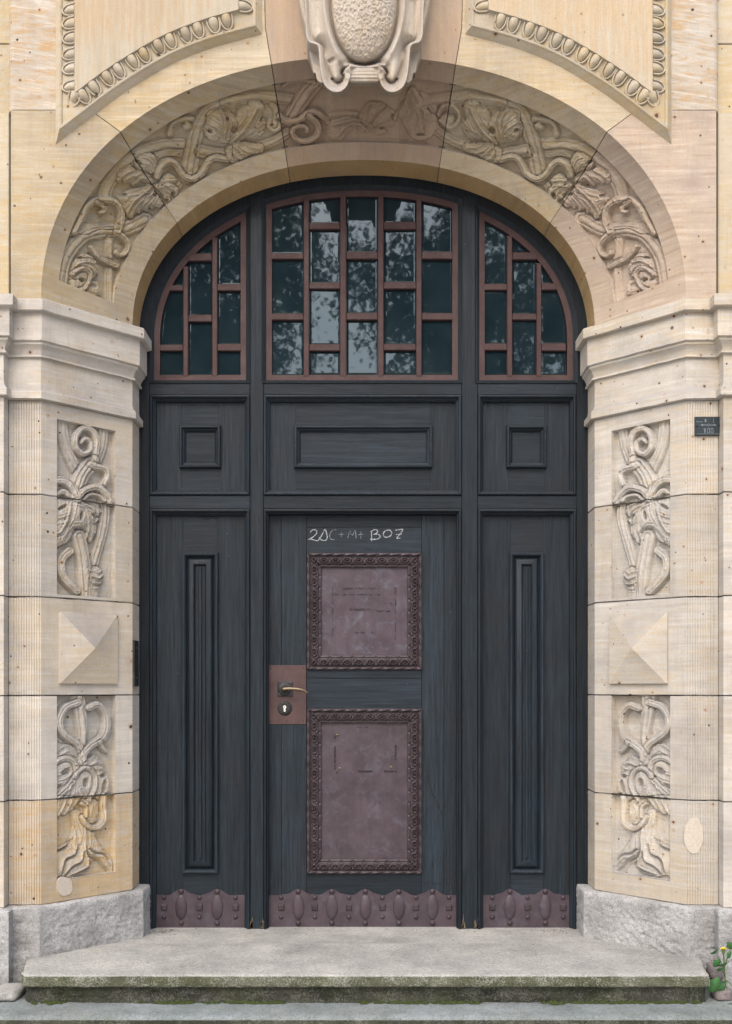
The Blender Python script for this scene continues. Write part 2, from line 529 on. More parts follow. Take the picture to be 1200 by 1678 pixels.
def simple(name, col, rough=0.5, metal=0.0, spec=0.5):
    m, t, bs = new_mat(name)
    g = NG(t)
    pos, rnd, geo = coords(g)
    c = g.mix(g.ramp(g.noise(pos, 120, 4, 0.6), [(0.35, 0.0), (0.65, 1.0)]), tuple(x*0.75 for x in col), tuple(min(1, x*1.2) for x in col))
    g.link(c, bs.inputs['Base Color'])
    bs.inputs['Roughness'].default_value = rough
    bs.inputs['Metallic'].default_value = metal
    bs.inputs['Specular IOR Level'].default_value = spec
    return m
M['brass'] = simple('worn_brass', (0.24, 0.19, 0.13), 0.45, 1.0)
M['steel'] = simple('bright_lock_steel', (0.75, 0.75, 0.74), 0.25, 1.0)
M['black'] = simple('void_black', (0.006, 0.006, 0.007), 0.8)
M['chalk'] = simple('white_chalk', (0.36, 0.38, 0.40), 0.95, 0, 0.1)
M['chalk2'] = simple('faint_chalk', (0.25, 0.27, 0.28), 0.95, 0, 0.1)
M['plaque'] = simple('dark_enamelled_plaque', (0.018, 0.026, 0.032), 0.35)
M['plaque_mark'] = simple('pale_plaque_marks', (0.16, 0.19, 0.22), 0.5)
M['leaf'] = simple('weed_leaf_green', (0.05, 0.155, 0.045), 0.5)
M['stem'] = simple('weed_stem_green', (0.11, 0.17, 0.06), 0.6)
M['petal'] = simple('yellow_petal', (0.80, 0.60, 0.01), 0.6)
M['pebble'] = simple('pebble_grey', (0.18, 0.165, 0.155), 0.9, 0, 0.2)
M['dead'] = simple('dead_leaf', (0.09, 0.06, 0.035), 0.9, 0, 0.2)
M['mossy'] = simple('moss', (0.045, 0.06, 0.018), 0.95, 0, 0.1)
M['bark'] = simple('bark', (0.07, 0.055, 0.045), 0.95, 0, 0.1)
M['foliage'] = simple('tree_foliage', (0.10, 0.135, 0.07), 0.45, 0, 0.3)

def glass_mat():
    m, t, bs = new_mat('dark_bevelled_glass')
    g = NG(t)
    pos, rnd, geo = coords(g)
    g.link(g.ramp(g.noise(pos, 6, 3), [(0.3, (0.007, 0.015, 0.020)), (0.7, (0.013, 0.024, 0.030))]), bs.inputs['Base Color'])
    bs.inputs['Roughness'].default_value = 0.022
    bs.inputs['IOR'].default_value = 1.5
    bs.inputs['Specular IOR Level'].default_value = 0.5
    bs.inputs['Specular Tint'].default_value = (0.72, 0.88, 1.0, 1)
    b = g.bump(g.noise(pos, 11, 2, 0.5), 0.014, 0.01)
    g.link(b, bs.inputs['Normal'])
    return m
M['glass'] = glass_mat()

# ------------------------------------------------------------------ carved relief engine: heights traced in photo pixels, displaced as real stone
class Relief:
    def __init__(s, X, Y):
        s.shape = X.shape
        s.X, s.Y = X.ravel(), Y.ravel()
        s.H = np.zeros(s.X.shape)          # 0 = sunk ground, 1 = flush with the stone face
        s.f = (0, 0, 1)
    def tr(s, pts):
        ox, oy, k = s.f
        p = np.array(pts, float)
        return np.stack([ox + p[:, 0]/k, oy + p[:, 1]/k], 1)
    def near(s, q, pad):
        return np.nonzero((s.X > q[:, 0].min()-pad) & (s.X < q[:, 0].max()+pad) & (s.Y > q[:, 1].min()-pad) & (s.Y < q[:, 1].max()+pad))[0]
    def dist(s, q, idx):
        x, y = s.X[idx], s.Y[idx]
        best = np.full(x.shape, 1e9); sg = np.zeros(x.shape); tt = np.zeros(x.shape)
        L = len(q)-1
        for i in range(L):
            a, b = q[i], q[i+1]
            d = b-a
            l2 = d @ d
            if l2 < 1e-9: continue
            u = np.clip(((x-a[0])*d[0]+(y-a[1])*d[1])/l2, 0, 1)
            ex, ey = x-a[0]-u*d[0], y-a[1]-u*d[1]
            dd = ex*ex+ey*ey
            m = dd < best
            best[m] = dd[m]
            sg[m] = np.sign(d[0]*ey[m]-d[1]*ex[m])
            tt[m] = (i+u[m])/L
        return np.sqrt(best), sg, tt
    def stroke(s, pts, w, h, b=0.0, prof='roll', w2=None, gr=(), edge=0.42, gd=0.42):
        q = catmull(s.tr(pts))
        k = s.f[2]; w = w/k; w2 = w if w2 is None else w2/k
        idx = s.near(q, max(w, w2)+4)
        if not len(idx): return
        d, sg, t = s.dist(q, idx)
        W = w + (w2-w)*t
        r = d/W
        H = s.H[idx]
        out = r >= 1
        H[out] -= edge*np.exp(-((d[out]-W[out])/1.3)**2)
        ins = ~out
        ri = r[ins]
        if prof == 'roll':
            v = np.sqrt(np.maximum(0, 1-ri**5))
            if w > 3.2:
                v = v - 0.24*np.exp(-(((d*sg)[ins]-0.38*W[ins])/0.85)**2) - 0.12*np.exp(-(((d*sg)[ins]+0.40*W[ins])/0.85)**2)
        else:
            v = np.maximum(0, 1-ri**5)
            for g in gr:
                v = v - gd*np.exp(-(((d*sg)[ins]-g/k)/1.0)**2)
                v = v + 0.10*np.exp(-(((d*sg)[ins]-g/k*0.0)/(W[ins]*0.35))**2)
        H[ins] = np.maximum(H[ins], b + h*v) if prof == 'roll' else np.where(H[ins] > b+h, H[ins], b+h*v)
        s.H[idx] = H
    def poly(s, pts, h, b=0.0, rnd=4.0, edge=0.42, sub=5, serr=1.7, serr_p=9.0):
        p = s.tr(pts)
        Q = np.vstack([p[-2:], p, p[:2]])
        q = catmull(Q, sub)[2*sub:-(2*sub)]
        if serr:
            tq = np.roll(q, -1, 0)-np.roll(q, 1, 0)
            ln = np.maximum(np.linalg.norm(tq, axis=1), 1e-6)
            al = np.cumsum(ln)/2
            am = serr*(np.abs(np.sin(al/serr_p*math.pi))-0.5)
            q = q + np.stack([tq[:, 1], -tq[:, 0]], 1)/ln[:, None]*am[:, None]
        idx = s.near(q, 5)
        if not len(idx): return
        x, y = s.X[idx], s.Y[idx]
        d, _, _ = s.dist(np.vstack([q, q[:1]]), idx)
        ins = np.zeros(x.shape, bool)
        n = len(q)
        for i in range(n):
            x1, y1 = q[i]; x2, y2 = q[(i+1) % n]
            c = (y1 > y) != (y2 > y)
            ins ^= c & (x < (x2-x1)*(y-y1)/((y2-y1) if abs(y2-y1) > 1e-9 else 1e-9)+x1)
        H = s.H[idx]
        H[~ins] -= edge*np.exp(-(d[~ins]/1.3)**2)
        H[ins] = np.maximum(H[ins], b + h*(0.5 + 0.5*(1-np.exp(-d[ins]/rnd))) + 0.05*np.sin(d[ins]*1.5)*np.exp(-d[ins]/9))
        s.H[idx] = H
    def groove(s, pts, w=1.1, dep=0.3):
        q = catmull(s.tr(pts))
        idx = s.near(q, 14)
        if not len(idx): return
        d, sg, t = s.dist(q, idx)
        amp = dep*np.minimum(1, np.minimum(t, 1-t)*8+0.35)
        rip = 0.13*np.cos(2*math.pi*d/4.6)*np.exp(-(d/9)**2)*(s.H[idx] > 0.55)*(dep < 0.55)
        s.H[idx] += -amp*np.exp(-(d/w)**2) + amp*0.45*np.exp(-((d-2.2*w)/(1.3*w))**2)*(sg > 0) + rip
    def pit(s, x, y, rx, ry=None, dep=0.6, rot=0):
        ry = ry or rx
        ox, oy, k = s.f
        u, v = s.X-(ox+x/k), s.Y-(oy+y/k)
        c, sn = math.cos(rot), math.sin(rot)
        a, b2 = (u*c+v*sn)/(rx/k), (-u*sn+v*c)/(ry/k)
        s.H -= dep*1.25*np.exp(-(a*a+b2*b2)**2.6)
    def dome(s, x, y, rx, ry, h, b=None, rot=0):
        ox, oy, k = s.f
        u, v = s.X-(ox+x/k), s.Y-(oy+y/k)
        c, sn = math.cos(rot), math.sin(rot)
        r2 = ((u*c+v*sn)/(rx/k))**2 + ((-u*sn+v*c)/(ry/k))**2
        m = r2 < 1
        if b is None: s.H[m] += h*np.sqrt(1-r2[m])
        else: s.H[m] = np.maximum(s.H[m], b+h*np.sqrt(1-r2[m]))
    def veins(s, pts, n=5, amp=0.08, wl=7.0):
        pass

def trace_arch_half(R):
    # springing: ribbed stalks, bud, tendrils
    R.f = (80, 300, 7.5)
    R.stroke([(165, 1330), (190, 1080), (260, 870), (440, 660), (640, 590), (850, 580), (1010, 545), (1200, 450)], 100, 0.62, prof='rib', gr=(-45, 40))
    R.stroke([(770, 700), (775, 1000), (775, 1450)], 60, 0.5, prof='rib', gr=(-40, 10, 30))
    R.stroke([(845, 1000), (740, 960), (640, 910), (575, 840), (540, 780)], 45, 0.95, w2=25)
    R.poly([(350, 930), (440, 860), (540, 890), (620, 990), (630, 1080), (580, 1150), (530, 1180), (500, 1250), (430, 1320), (330, 1310), (290, 1240), (290, 1120), (310, 1010)], 0.95, rnd=7)
    R.stroke([(310, 1110), (390, 1055), (480, 1060), (525, 1120), (515, 1200), (460, 1285), (390, 1310)], 30, 1.15)
    R.groove([(330, 1060), (430, 1000), (540, 1010), (600, 1080)], 1.2, 0.25)
    R.groove([(380, 960), (470, 930), (560, 950)], 1.0, 0.2)
    R.pit(420, 1185, 38, 22, 0.7, 0.3); R.pit(400, 910, 40, 14, 0.6); R.pit(330, 1170, 30, 12, 0.4, 0.5)
    R.poly([(530, 1200), (600, 1190), (650, 1240), (660, 1370), (480, 1330)], 0.75, rnd=5)
    R.pit(570, 1250, 40, 25, 0.3, 0.4)
    R.stroke([(850, 600), (935, 670), (985, 760), (965, 845), (900, 885), (845, 860), (850, 825)], 40, 1.15, w2=20)
    R.stroke([(330, 600), (400, 480), (450, 360), (490, 290), (580, 225), (700, 205), (820, 230), (890, 310), (905, 400), (895, 490), (860, 580)], 45, 1.05)
    R.stroke([(600, 240), (680, 280), (700, 340), (655, 365)], 30, 1.0)
    R.pit(575, 410, 75, 75, 0.45); R.pit(790, 340, 60, 45, 0.35); R.pit(660, 400, 28, 20, 0.5)
    R.poly([(380, 620), (420, 520), (470, 480), (560, 500), (640, 520), (840, 500), (860, 560), (640, 560), (500, 620)], 0.55, rnd=4)
    # rising stalk and acanthus at the first joint
    R.f = (160, 200, 7.5)
    R.stroke([(115, 930), (150, 790), (255, 640), (400, 490), (560, 385), (750, 320), (900, 300), (1100, 298)], 95, 0.6, prof='rib', gr=(-48, 45))
    R.stroke([(730, 430), (880, 385), (1060, 400)], 50, 0.45)
    R.stroke([(1070, 690), (980, 800), (880, 970)], 70, 0.45, prof='rib', gr=(-25, 25))
    R.poly([(460, 510), (520, 430), (620, 390), (690, 400), (740, 480), (740, 560), (690, 640), (600, 630), (510, 590)], 1.15, rnd=8)
    R.pit(515, 500, 40, 20, 0.7, 0.5); R.groove([(560, 470), (640, 500), (680, 600)], 1.0, 0.15)
    R.poly([(480, 590), (420, 530), (340, 570), (280, 620), (250, 700), (270, 755), (330, 745), (350, 775), (410, 750), (440, 790), (490, 770), (560, 740), (660, 790), (700, 720), (640, 640), (560, 610)], 1.0, rnd=6)
    R.groove([(290, 740), (390, 650), (520, 620)], 1.3, 0.35); R.groove([(420, 780), (490, 700), (570, 650), (640, 700)], 1.3, 0.35); R.groove([(300, 640), (400, 580), (470, 570)], 1.0, 0.25)
    R.poly([(700, 790), (640, 760), (560, 800), (400, 830), (260, 930), (300, 1000), (340, 1080), (390, 1170), (450, 1180), (480, 1120), (530, 1130), (560, 1080), (620, 1110), (650, 1060), (700, 1080), (710, 1040), (770, 1060), (820, 1010), (800, 930), (720, 870)], 1.08, rnd=8)
    R.groove([(700, 800), (610, 890), (490, 970), (420, 1080), (400, 1170)], 1.4, 0.45); R.groove([(660, 830), (520, 850), (360, 880)], 1.1, 0.22); R.groove([(650, 860), (520, 900), (400, 930)], 1.1, 0.22); R.groove([(640, 900), (500, 1050), (490, 1130)], 1.2, 0.3); R.groove([(690, 900), (600, 1010), (580, 1100)], 1.2, 0.3)
    R.pit(545, 770, 50, 22, 0.8, -0.5); R.pit(330, 900, 40, 18, 0.5); R.pit(715, 900, 22, 14, 0.6, 0.6)
    R.poly([(700, 790), (760, 750), (800, 690), (880, 630), (970, 680), (980, 740), (950, 770), (1005, 830), (970, 920), (920, 875), (905, 960), (860, 990), (820, 930), (780, 850)], 1.12, rnd=7)
    R.groove([(750, 780), (850, 750), (960, 750)], 1.2, 0.35); R.groove([(790, 830), (850, 870), (860, 970)], 1.2, 0.35); R.groove([(800, 800), (880, 830), (940, 880)], 1.0, 0.25)
    R.pit(935, 885, 22, 22, 0.7); R.pit(862, 965, 18, 18, 0.6); R.pit(802, 775, 10, 10, 0.5)
    # the big crossing stalk, S tendril, bud leaf
    R.f = (260, 140, 7.5)
    R.stroke([(380, 1110), (430, 850), (470, 640), (530, 470), (640, 320), (790, 225), (960, 175), (1220, 145)], 115, 0.72, prof='rib', w2=75, gr=(-42, 38))
    R.stroke([(540, 820), (700, 850), (860, 870)], 90, 0.6, prof='rib', gr=(-50, 40))
    R.stroke([(150, 610), (190, 490), (280, 435), (420, 425)], 40, 0.8)
    R.poly([(305, 500), (375, 455), (425, 520), (370, 570), (310, 550)], 0.85, rnd=4)
    R.pit(245, 520, 60, 40, 0.5, -0.4)
    R.stroke([(-10, 1120), (40, 1000), (130, 935), (215, 970), (275, 1065), (340, 1130), (430, 1150), (530, 1090), (590, 990), (640, 915), (720, 890), (850, 915)], 42, 1.12)
    R.pit(110, 1040, 50, 40, 0.6)
    R.poly([(600, 350), (680, 310), (780, 310), (840, 350), (870, 315), (950, 380), (1040, 260), (1120, 225), (1210, 280), (1150, 400), (1090, 560), (1000, 660), (900, 710), (760, 715), (660, 690), (580, 620), (560, 540), (590, 440)], 0.98, rnd=9)
    R.groove([(820, 320), (860, 480), (840, 640)], 1.3, 0.35); R.groove([(900, 340), (930, 470), (880, 640)], 1.2, 0.25); R.groove([(1190, 320), (1100, 540), (960, 680)], 1.6, 0.5); R.groove([(700, 330), (780, 400), (800, 560)], 1.1, 0.25); R.groove([(1040, 300), (1050, 440), (980, 560)], 1.2, 0.3)
    R.dome(680, 560, 92, 140, 0.45, 0.85); R.groove([(630, 430), (740, 500), (785, 610)], 1.0, 0.25); R.pit(630, 560, 30, 22, 0.6, 0.5); R.groove([(610, 500), (690, 540), (760, 600)], 1.0, 0.2)
    R.pit(940, 555, 38, 45, 0.75); R.pit(1000, 575, 14, 14, 0.7); R.pit(920, 330, 40, 18, 0.6, 0.5)
    R.poly([(830, 800), (920, 720), (1010, 700), (1080, 760), (1120, 850), (1000, 935), (900, 955), (845, 880)], 1.02, rnd=7)
    R.groove([(930, 770), (970, 850), (1050, 890)], 1.1, 0.3); R.groove([(950, 730), (1040, 790), (1100, 850)], 1.1, 0.25); R.pit(1120, 680, 60, 12, 0.6)
    # upper run beside the keystone
    R.f = (380, 110, 7.5)
    R.stroke([(-60, 440), (120, 410), (280, 390), (540, 395), (780, 430)], 78, 0.65, prof='rib', gr=(-42, 45))
    R.stroke([(300, 1000), (420, 960), (560, 900), (720, 790)], 70, 0.55, prof='rib', gr=(-28, 28))
    R.poly([(190, 500), (220, 440), (290, 420), (360, 440), (400, 500), (390, 560), (365, 640), (410, 650), (430, 720), (390, 770), (400, 800), (340, 870), (260, 900), (160, 890), (60, 940), (-20, 950), (20, 840), (90, 750), (60, 610), (120, 510)], 1.12, rnd=9)
    R.groove([(330, 530), (250, 680), (150, 820), (50, 920)], 1.6, 0.5); R.groove([(220, 490), (190, 620), (120, 760)], 1.2, 0.25); R.groove([(390, 720), (300, 790), (200, 850)], 1.2, 0.3); R.groove([(360, 580), (280, 700), (200, 800)], 1.0, 0.2)
    R.pit(365, 660, 16, 20, 0.6); R.pit(345, 800, 30, 8, 0.5, -0.5); R.pit(30, 780, 40, 40, 0.5); R.pit(210, 895, 50, 12, 0.5)
    R.poly([(20, 950), (80, 920), (200, 930), (380, 960), (390, 1050), (250, 1080), (100, 1150), (20, 1100)], 0.95, rnd=7)
    R.groove([(100, 940), (200, 1010), (340, 1040)], 1.1, 0.3); R.groove([(40, 1000), (90, 1080), (160, 1100)], 1.0, 0.25)
    R.dome(520, 700, 85, 85, 0.75, 0.3); R.stroke([(470, 660), (460, 740), (520, 790), (590, 750), (600, 690)], 28, 1.0); R.pit(495, 715, 22, 18, 0.5)
    R.stroke([(500, 480), (540, 520), (560, 620)], 35, 0.55)
    R.stroke([(740, 650), (830, 490), (930, 340), (1040, 220)], 105, 0.85, prof='rib', gr=(-48, 42))
    R.stroke([(640, 250), (720, 195), (850, 175), (1010, 190)], 32, 0.9)
    R.pit(760, 255, 90, 30, 0.6, -0.2)
    R.stroke([(600, 615), (660, 665), (760, 670), (850, 640), (940, 570), (1030, 555), (1130, 620), (1210, 690)], 42, 1.15)
    R.stroke([(960, 610), (1050, 690), (1065, 800), (1000, 885), (880, 915), (780, 870), (750, 790), (800, 735), (880, 730), (925, 765), (920, 805)], 45, 1.12, w2=28)
    R.pit(870, 840, 60, 40, 0.5)

def trace_arch_centre(R):
    R.f = (328, 98, 2.1505)
    R.stroke([(440, 205), (470, 195), (520, 190), (580, 200)], 9, 0.7)
    R.poly([(445, 225), (475, 212), (520, 203), (560, 208), (595, 222), (606, 245), (585, 263), (562, 254), (548, 242), (522, 262), (500, 287), (468, 285), (448, 260)], 0.95, rnd=6)
    R.poly([(560, 210), (575, 175), (598, 152), (640, 155), (665, 172), (690, 188), (692, 215), (672, 238), (645, 240), (660, 258), (630, 268), (600, 252)], 1.05, rnd=6)
    R.groove([(600, 238), (545, 218), (465, 240)], 1.3, 0.5); R.groove([(600, 238), (530, 235), (490, 275)], 1.2, 0.45); R.groove([(595, 235), (625, 190), (655, 165)], 1.3, 0.5); R.groove([(608, 242), (650, 222), (684, 203)], 1.2, 0.45); R.groove([(590, 225), (590, 185), (600, 160)], 1.1, 0.4)
    R.pit(540, 178, 9, 4, 0.4, -0.5); R.pit(548, 243, 8, 4, 0.6, 0.3); R.pit(640, 241, 9, 4, 0.6); R.pit(676, 200, 5, 8, 0.5)
    R.stroke([(690, 205), (715, 165), (745, 130)], 10, 0.6)
    # hanging leaf right of the keystone
    R.f = (640, 110, 7.5)
    R.stroke([(380, 380), (480, 440), (540, 560), (600, 700)], 60, 0.5)
    R.poly([(255, 260), (320, 300), (380, 410), (430, 500), (490, 580), (560, 610), (590, 720), (545, 820), (450, 895), (340, 910), (240, 850), (140, 660), (95, 600), (130, 520), (175, 430), (200, 330)], 0.9, rnd=10)
    R.groove([(250, 330), (330, 480), (390, 620), (350, 760)], 1.6, 0.45); R.groove([(200, 420), (250, 560), (200, 640)], 1.3, 0.35); R.groove([(470, 590), (400, 700), (410, 800)], 1.3, 0.35)
    R.pit(370, 835, 55, 16, 0.6); R.pit(80, 740, 40, 16, 0.5)
    R.stroke([(590, 590), (640, 500), (740, 475), (830, 560), (840, 650), (780, 730), (690, 735), (610, 660)], 26, 1.1)
    R.dome(700, 650, 95, 80, 0.5, 0.3); R.pit(730, 590, 22, 18, 0.7)

def trace_upper_panel(R):
    R.f = (0, 640, 4.6625)
    R.stroke([(495, 210), (505, 330), (545, 470), (630, 640)], 48, 0.5, prof='rib', gr=(-18, 18))
    R.stroke([(815, 250), (800, 420), (745, 570)], 44, 0.5, prof='rib', gr=(-16, 16))
    R.stroke([(735, 560), (735, 470), (745, 385), (710, 305), (640, 285), (590, 345), (590, 430), (640, 482), (697, 455), (697, 390), (655, 365), (630, 395)], 28, 1.12, w2=17)
    R.pit(650, 410, 24, 24, 0.25)
    R.stroke([(710, 560), (640, 660), (598, 800)], 68, 0.8, prof='rib', gr=(-28, 4, 34))
    R.stroke([(700, 560), (730, 575), (800, 592), (830, 640), (800, 715)], 24, 1.1)
    R.pit(770, 655, 34, 44, 0.6, 0.4)
    R.stroke([(815, 830), (822, 970), (790, 1130), (735, 1330)], 42, 0.55, prof='rib', gr=(-16, 14))
    R.stroke([(600, 830), (645, 765), (740, 735), (800, 770), (850, 845)], 27, 1.1)
    R.stroke([(650, 830), (700, 790), (770, 800), (810, 840)], 14, 0.8)
    R.stroke([(595, 820), (560, 735), (500, 685), (430, 680)], 32, 1.1)
    R.stroke([(440, 800), (500, 765), (550, 820)], 20, 0.85)
    R.poly([(600, 830), (690, 850), (750, 845), (785, 920), (750, 960), (775, 985), (740, 1010), (750, 1060), (735, 1110), (690, 1160), (650, 1110), (615, 1065), (560, 1130), (500, 1170), (420, 1165), (420, 830), (530, 825)], 1.05, rnd=9)
    R.dome(615, 950, 75, 110, 0.3)
    R.groove([(590, 850), (670, 900), (700, 1030), (690, 1140)], 1.5, 0.45); R.groove([(565, 860), (530, 990), (480, 1090), (440, 1110)], 1.5, 0.45); R.groove([(650, 850), (720, 880), (760, 930)], 1.1, 0.3); R.groove([(430, 1000), (490, 985), (520, 970)], 1.1, 0.3); R.groove([(690, 860), (740, 910), (730, 990)], 1.1, 0.25); R.groove([(600, 1050), (560, 1060), (500, 1140)], 1.1, 0.3)
    R.pit(620, 955, 12, 34, 0.7, 0.15); R.pit(485, 890, 34, 13, 0.6, -0.5); R.pit(725, 955, 22, 10, 0.5, 0.8); R.pit(740, 850, 18, 8, 0.4)
    R.dome(605, 838, 22, 20, 0.3)
    R.stroke([(620, 1110), (650, 1250), (668, 1400), (680, 1600)], 58, 0.8, prof='rib', gr=(-24, 22))
    R.stroke([(545, 1225), (485, 1290), (485, 1390), (530, 1460), (600, 1530)], 34, 0.85)
    R.poly([(730, 1340), (795, 1365), (808, 1430), (775, 1490), (760, 1600), (690, 1600), (700, 1400)], 0.9, rnd=7)
    R.groove([(710, 1390), (760, 1412), (802, 1385)], 1.2, 0.4); R.groove([(714, 1440), (760, 1458), (802, 1425)], 1.2, 0.4); R.groove([(725, 1490), (770, 1490)], 1.2, 0.3)

def trace_lower_panel(R):
    R.f = (0, 980, 4.6625)
    R.stroke([(610, 740), (635, 900), (650, 1040), (640, 1150)], 62, 0.8, prof='rib', w2=30, gr=(-24, 20))
    R.stroke([(600, 800), (510, 840), (462, 930), (480, 1020), (540, 1072), (605, 1120), (640, 1200), (648, 1270)], 28, 1.1)
    R.stroke([(690, 840), (755, 815), (815, 880), (825, 985), (790, 1075), (705, 1130), (650, 1190), (645, 1260)], 28, 1.1)
    R.pit(535, 930, 40, 60, 0.35); R.pit(745, 940, 40, 60, 0.35)
    R.stroke([(770, 1100), (800, 1150), (828, 1170)], 18, 0.95)
    R.poly([(420, 1140), (500, 1120), (570, 1130), (610, 1200), (630, 1280), (600, 1340), (570, 1400), (520, 1480), (420, 1540)], 0.95, rnd=9)
    R.groove([(440, 1200), (520, 1150), (590, 1190)], 1.3, 0.35)
    R.stroke([(420, 1260), (500, 1225), (570, 1250), (592, 1320), (565, 1395), (505, 1470), (440, 1530)], 22, 1.15)
    R.pit(512, 1328, 34, 22, 0.75, -0.6); R.pit(465, 1445, 28, 16, 0.6, -0.5); R.groove([(440, 1380), (500, 1360), (540, 1330)], 1.1, 0.3)
    R.poly([(645, 1280), (735, 1200), (790, 1245), (825, 1300), (815, 1330), (845, 1385), (850, 1455), (815, 1515), (770, 1545), (735, 1500), (745, 1380)], 0.95, rnd=8)
    R.groove([(680, 1270), (740, 1235), (780, 1250)], 1.1, 0.35); R.groove([(700, 1295), (760, 1275), (810, 1300)], 1.1, 0.35); R.groove([(750, 1330), (790, 1320)], 1.0, 0.3)
    R.pit(798, 1358, 22, 14, 0.6); R.pit(808, 1440, 18, 50, 0.75, 0.2)
    R.poly([(640, 1295), (700, 1305), (740, 1370), (735, 1450), (690, 1530), (430, 1570), (560, 1410)], 1.02, rnd=9)
    R.stroke([(575, 1370), (615, 1320), (660, 1298), (710, 1320), (738, 1385), (730, 1460), (690, 1540)], 17, 1.15)
    R.pit(662, 1415, 20, 36, 0.7, 0.1); R.groove([(630, 1470), (650, 1510), (620, 1560)], 1.1, 0.3); R.groove([(560, 1440), (540, 1510), (500, 1560)], 1.1, 0.3)
    R.f = (80, 1280, 7.5)
    R.poly([(60, 200), (390, 200), (380, 270), (335, 320), (310, 370), (260, 390), (230, 420), (180, 415), (140, 445), (60, 430)], 1.0, rnd=7)
    R.groove([(330, 240), (280, 320), (260, 390)], 1.2, 0.35); R.groove([(250, 240), (210, 330), (170, 410)], 1.2, 0.35); R.groove([(170, 250), (140, 340), (110, 400)], 1.0, 0.3)
    R.poly([(310, 370), (440, 380), (560, 480), (600, 600), (600, 700), (700, 850), (790, 960), (800, 1130), (720, 1090), (650, 1000), (560, 960), (540, 1060), (440, 1140), (300, 1190), (180, 1170), (60, 1190), (60, 860), (200, 800), (300, 710), (330, 560)], 0.85, rnd=14)
    R.groove([(310, 720), (220, 825), (80, 875)], 1.8, 0.6); R.groove([(390, 790), (345, 910), (225, 985), (190, 1160)], 1.8, 0.6); R.groove([(455, 870), (430, 990), (300, 1075), (230, 1175)], 1.7, 0.55); R.groove([(530, 965), (520, 1060), (440, 1115), (300, 1180)], 1.5, 0.5); R.groove([(480, 800), (515, 930), (640, 985), (700, 1060), (770, 1130)], 1.8, 0.6); R.groove([(515, 830), (600, 890), (705, 910), (770, 1000)], 1.8, 0.6); R.groove([(340, 560), (380, 680), (360, 800)], 1.2, 0.25); R.groove([(490, 600), (500, 700), (490, 800)], 1.2, 0.25)
    R.poly([(410, 230), (600, 230), (640, 330), (600, 500), (520, 520), (440, 450), (430, 330)], 0.8, rnd=8)
    R.groove([(530, 280), (500, 400), (530, 490)], 1.2, 0.3)
    R.stroke([(690, 180), (685, 300), (700, 420), (680, 510), (620, 565), (540, 575), (465, 520), (430, 450)], 34, 1.12)
    R.stroke([(420, 280), (475, 330), (475, 440)], 22, 0.95)

def relief_mesh(name, pos, nrm, Hm, mat, parent, mirror):
    """pos, nrm: (r,c,3); Hm metres along nrm"""
    r, c = Hm.shape
    V = (pos + nrm*Hm[..., None]).reshape(-1, 3)
    i = np.arange(r*c).reshape(r, c)
    a, b, d, e = i[:-1, :-1].ravel(), i[:-1, 1:].ravel(), i[1:, 1:].ravel(), i[1:, :-1].ravel()
    F = np.stack([a, b, d, e], 1)
    # orient towards the normal
    v = V[F[0]]
    n = np.cross(v[1]-v[0], v[2]-v[0])
    if n @ nrm.reshape(-1, 3)[F[0, 0]] < 0: F = F[:, ::-1]
    return mk(name, V, F, mat, parent, ang=None, mirror=mirror)

def soft_noise(shape, n, seed):
    rs = np.random.RandomState(seed)
    h = np.zeros(shape)
    for o in range(3):
        k = n*(2**o)
        g = rs.rand(k+2, k+2)
        y = np.linspace(0, k, shape[0]); x = np.linspace(0, k, shape[1])
        yi = np.minimum(y.astype(int), k-1); xi = np.minimum(x.astype(int), k-1)
        fy = (y-yi)[:, None]; fx = (x-xi)[None]
        fy = fy*fy*(3-2*fy); fx = fx*fx*(3-2*fx)
        h += (g[yi][:, xi]*(1-fy)*(1-fx)+g[yi+1][:, xi]*fy*(1-fx)+g[yi][:, xi+1]*(1-fy)*fx+g[yi+1][:, xi+1]*fy*fx-0.5)/(2**o)
    return h

def box_blur(h, it=1):
    for _ in range(it):
        p = np.pad(h, 1, mode='edge')
        h = (p[:-2, 1:-1]+p[2:, 1:-1]+p[1:-1, :-2]+p[1:-1, 2:]+2*p[1:-1, 1:-1])/6
    return h

# ------------------------------------------------------------------ plan of the portal (left half; the right half is its mirror)
XO, YO = -1.503, -0.50        # outer corner of the splay
XI, YI = -1.157, -0.15        # inner arris
XP, YP = -1.655, -0.56        # outer pilaster edge
def Z(c): return c + ZC       # heights measured from the eye line

def offs(pts, d):
    """offset an open plan polyline towards the street side (left pier order: outside to jamb)"""
    out = []
    n = len(pts)
    for i in range(n):
        p = Vector(pts[i])
        dirs = []
        if i > 0: dirs.append((p-Vector(pts[i-1])).normalized())
        if i < n-1: dirs.append((Vector(pts[i+1])-p).normalized())
        ns = [Vector((t.y, -t.x)) for t in dirs]
        if len(ns) == 1: q = p+ns[0]*d
        else:
            m = ns[0]+ns[1]
            k = m.length_squared
            q = p + m*(2/k)*d if k > 0.3 else p+ns[0]*d
        out.append((q.x, q.y))
    return out

def subdiv(pts, step):
    out = [pts[0]]
    for a, b in zip(pts, pts[1:]):
        l = math.dist(a, b)
        n = max(1, int(l/step))
        for k in range(1, n+1):
            out.append((a[0]+(b[0]-a[0])*k/n, a[1]+(b[1]-a[1])*k/n))
    return out

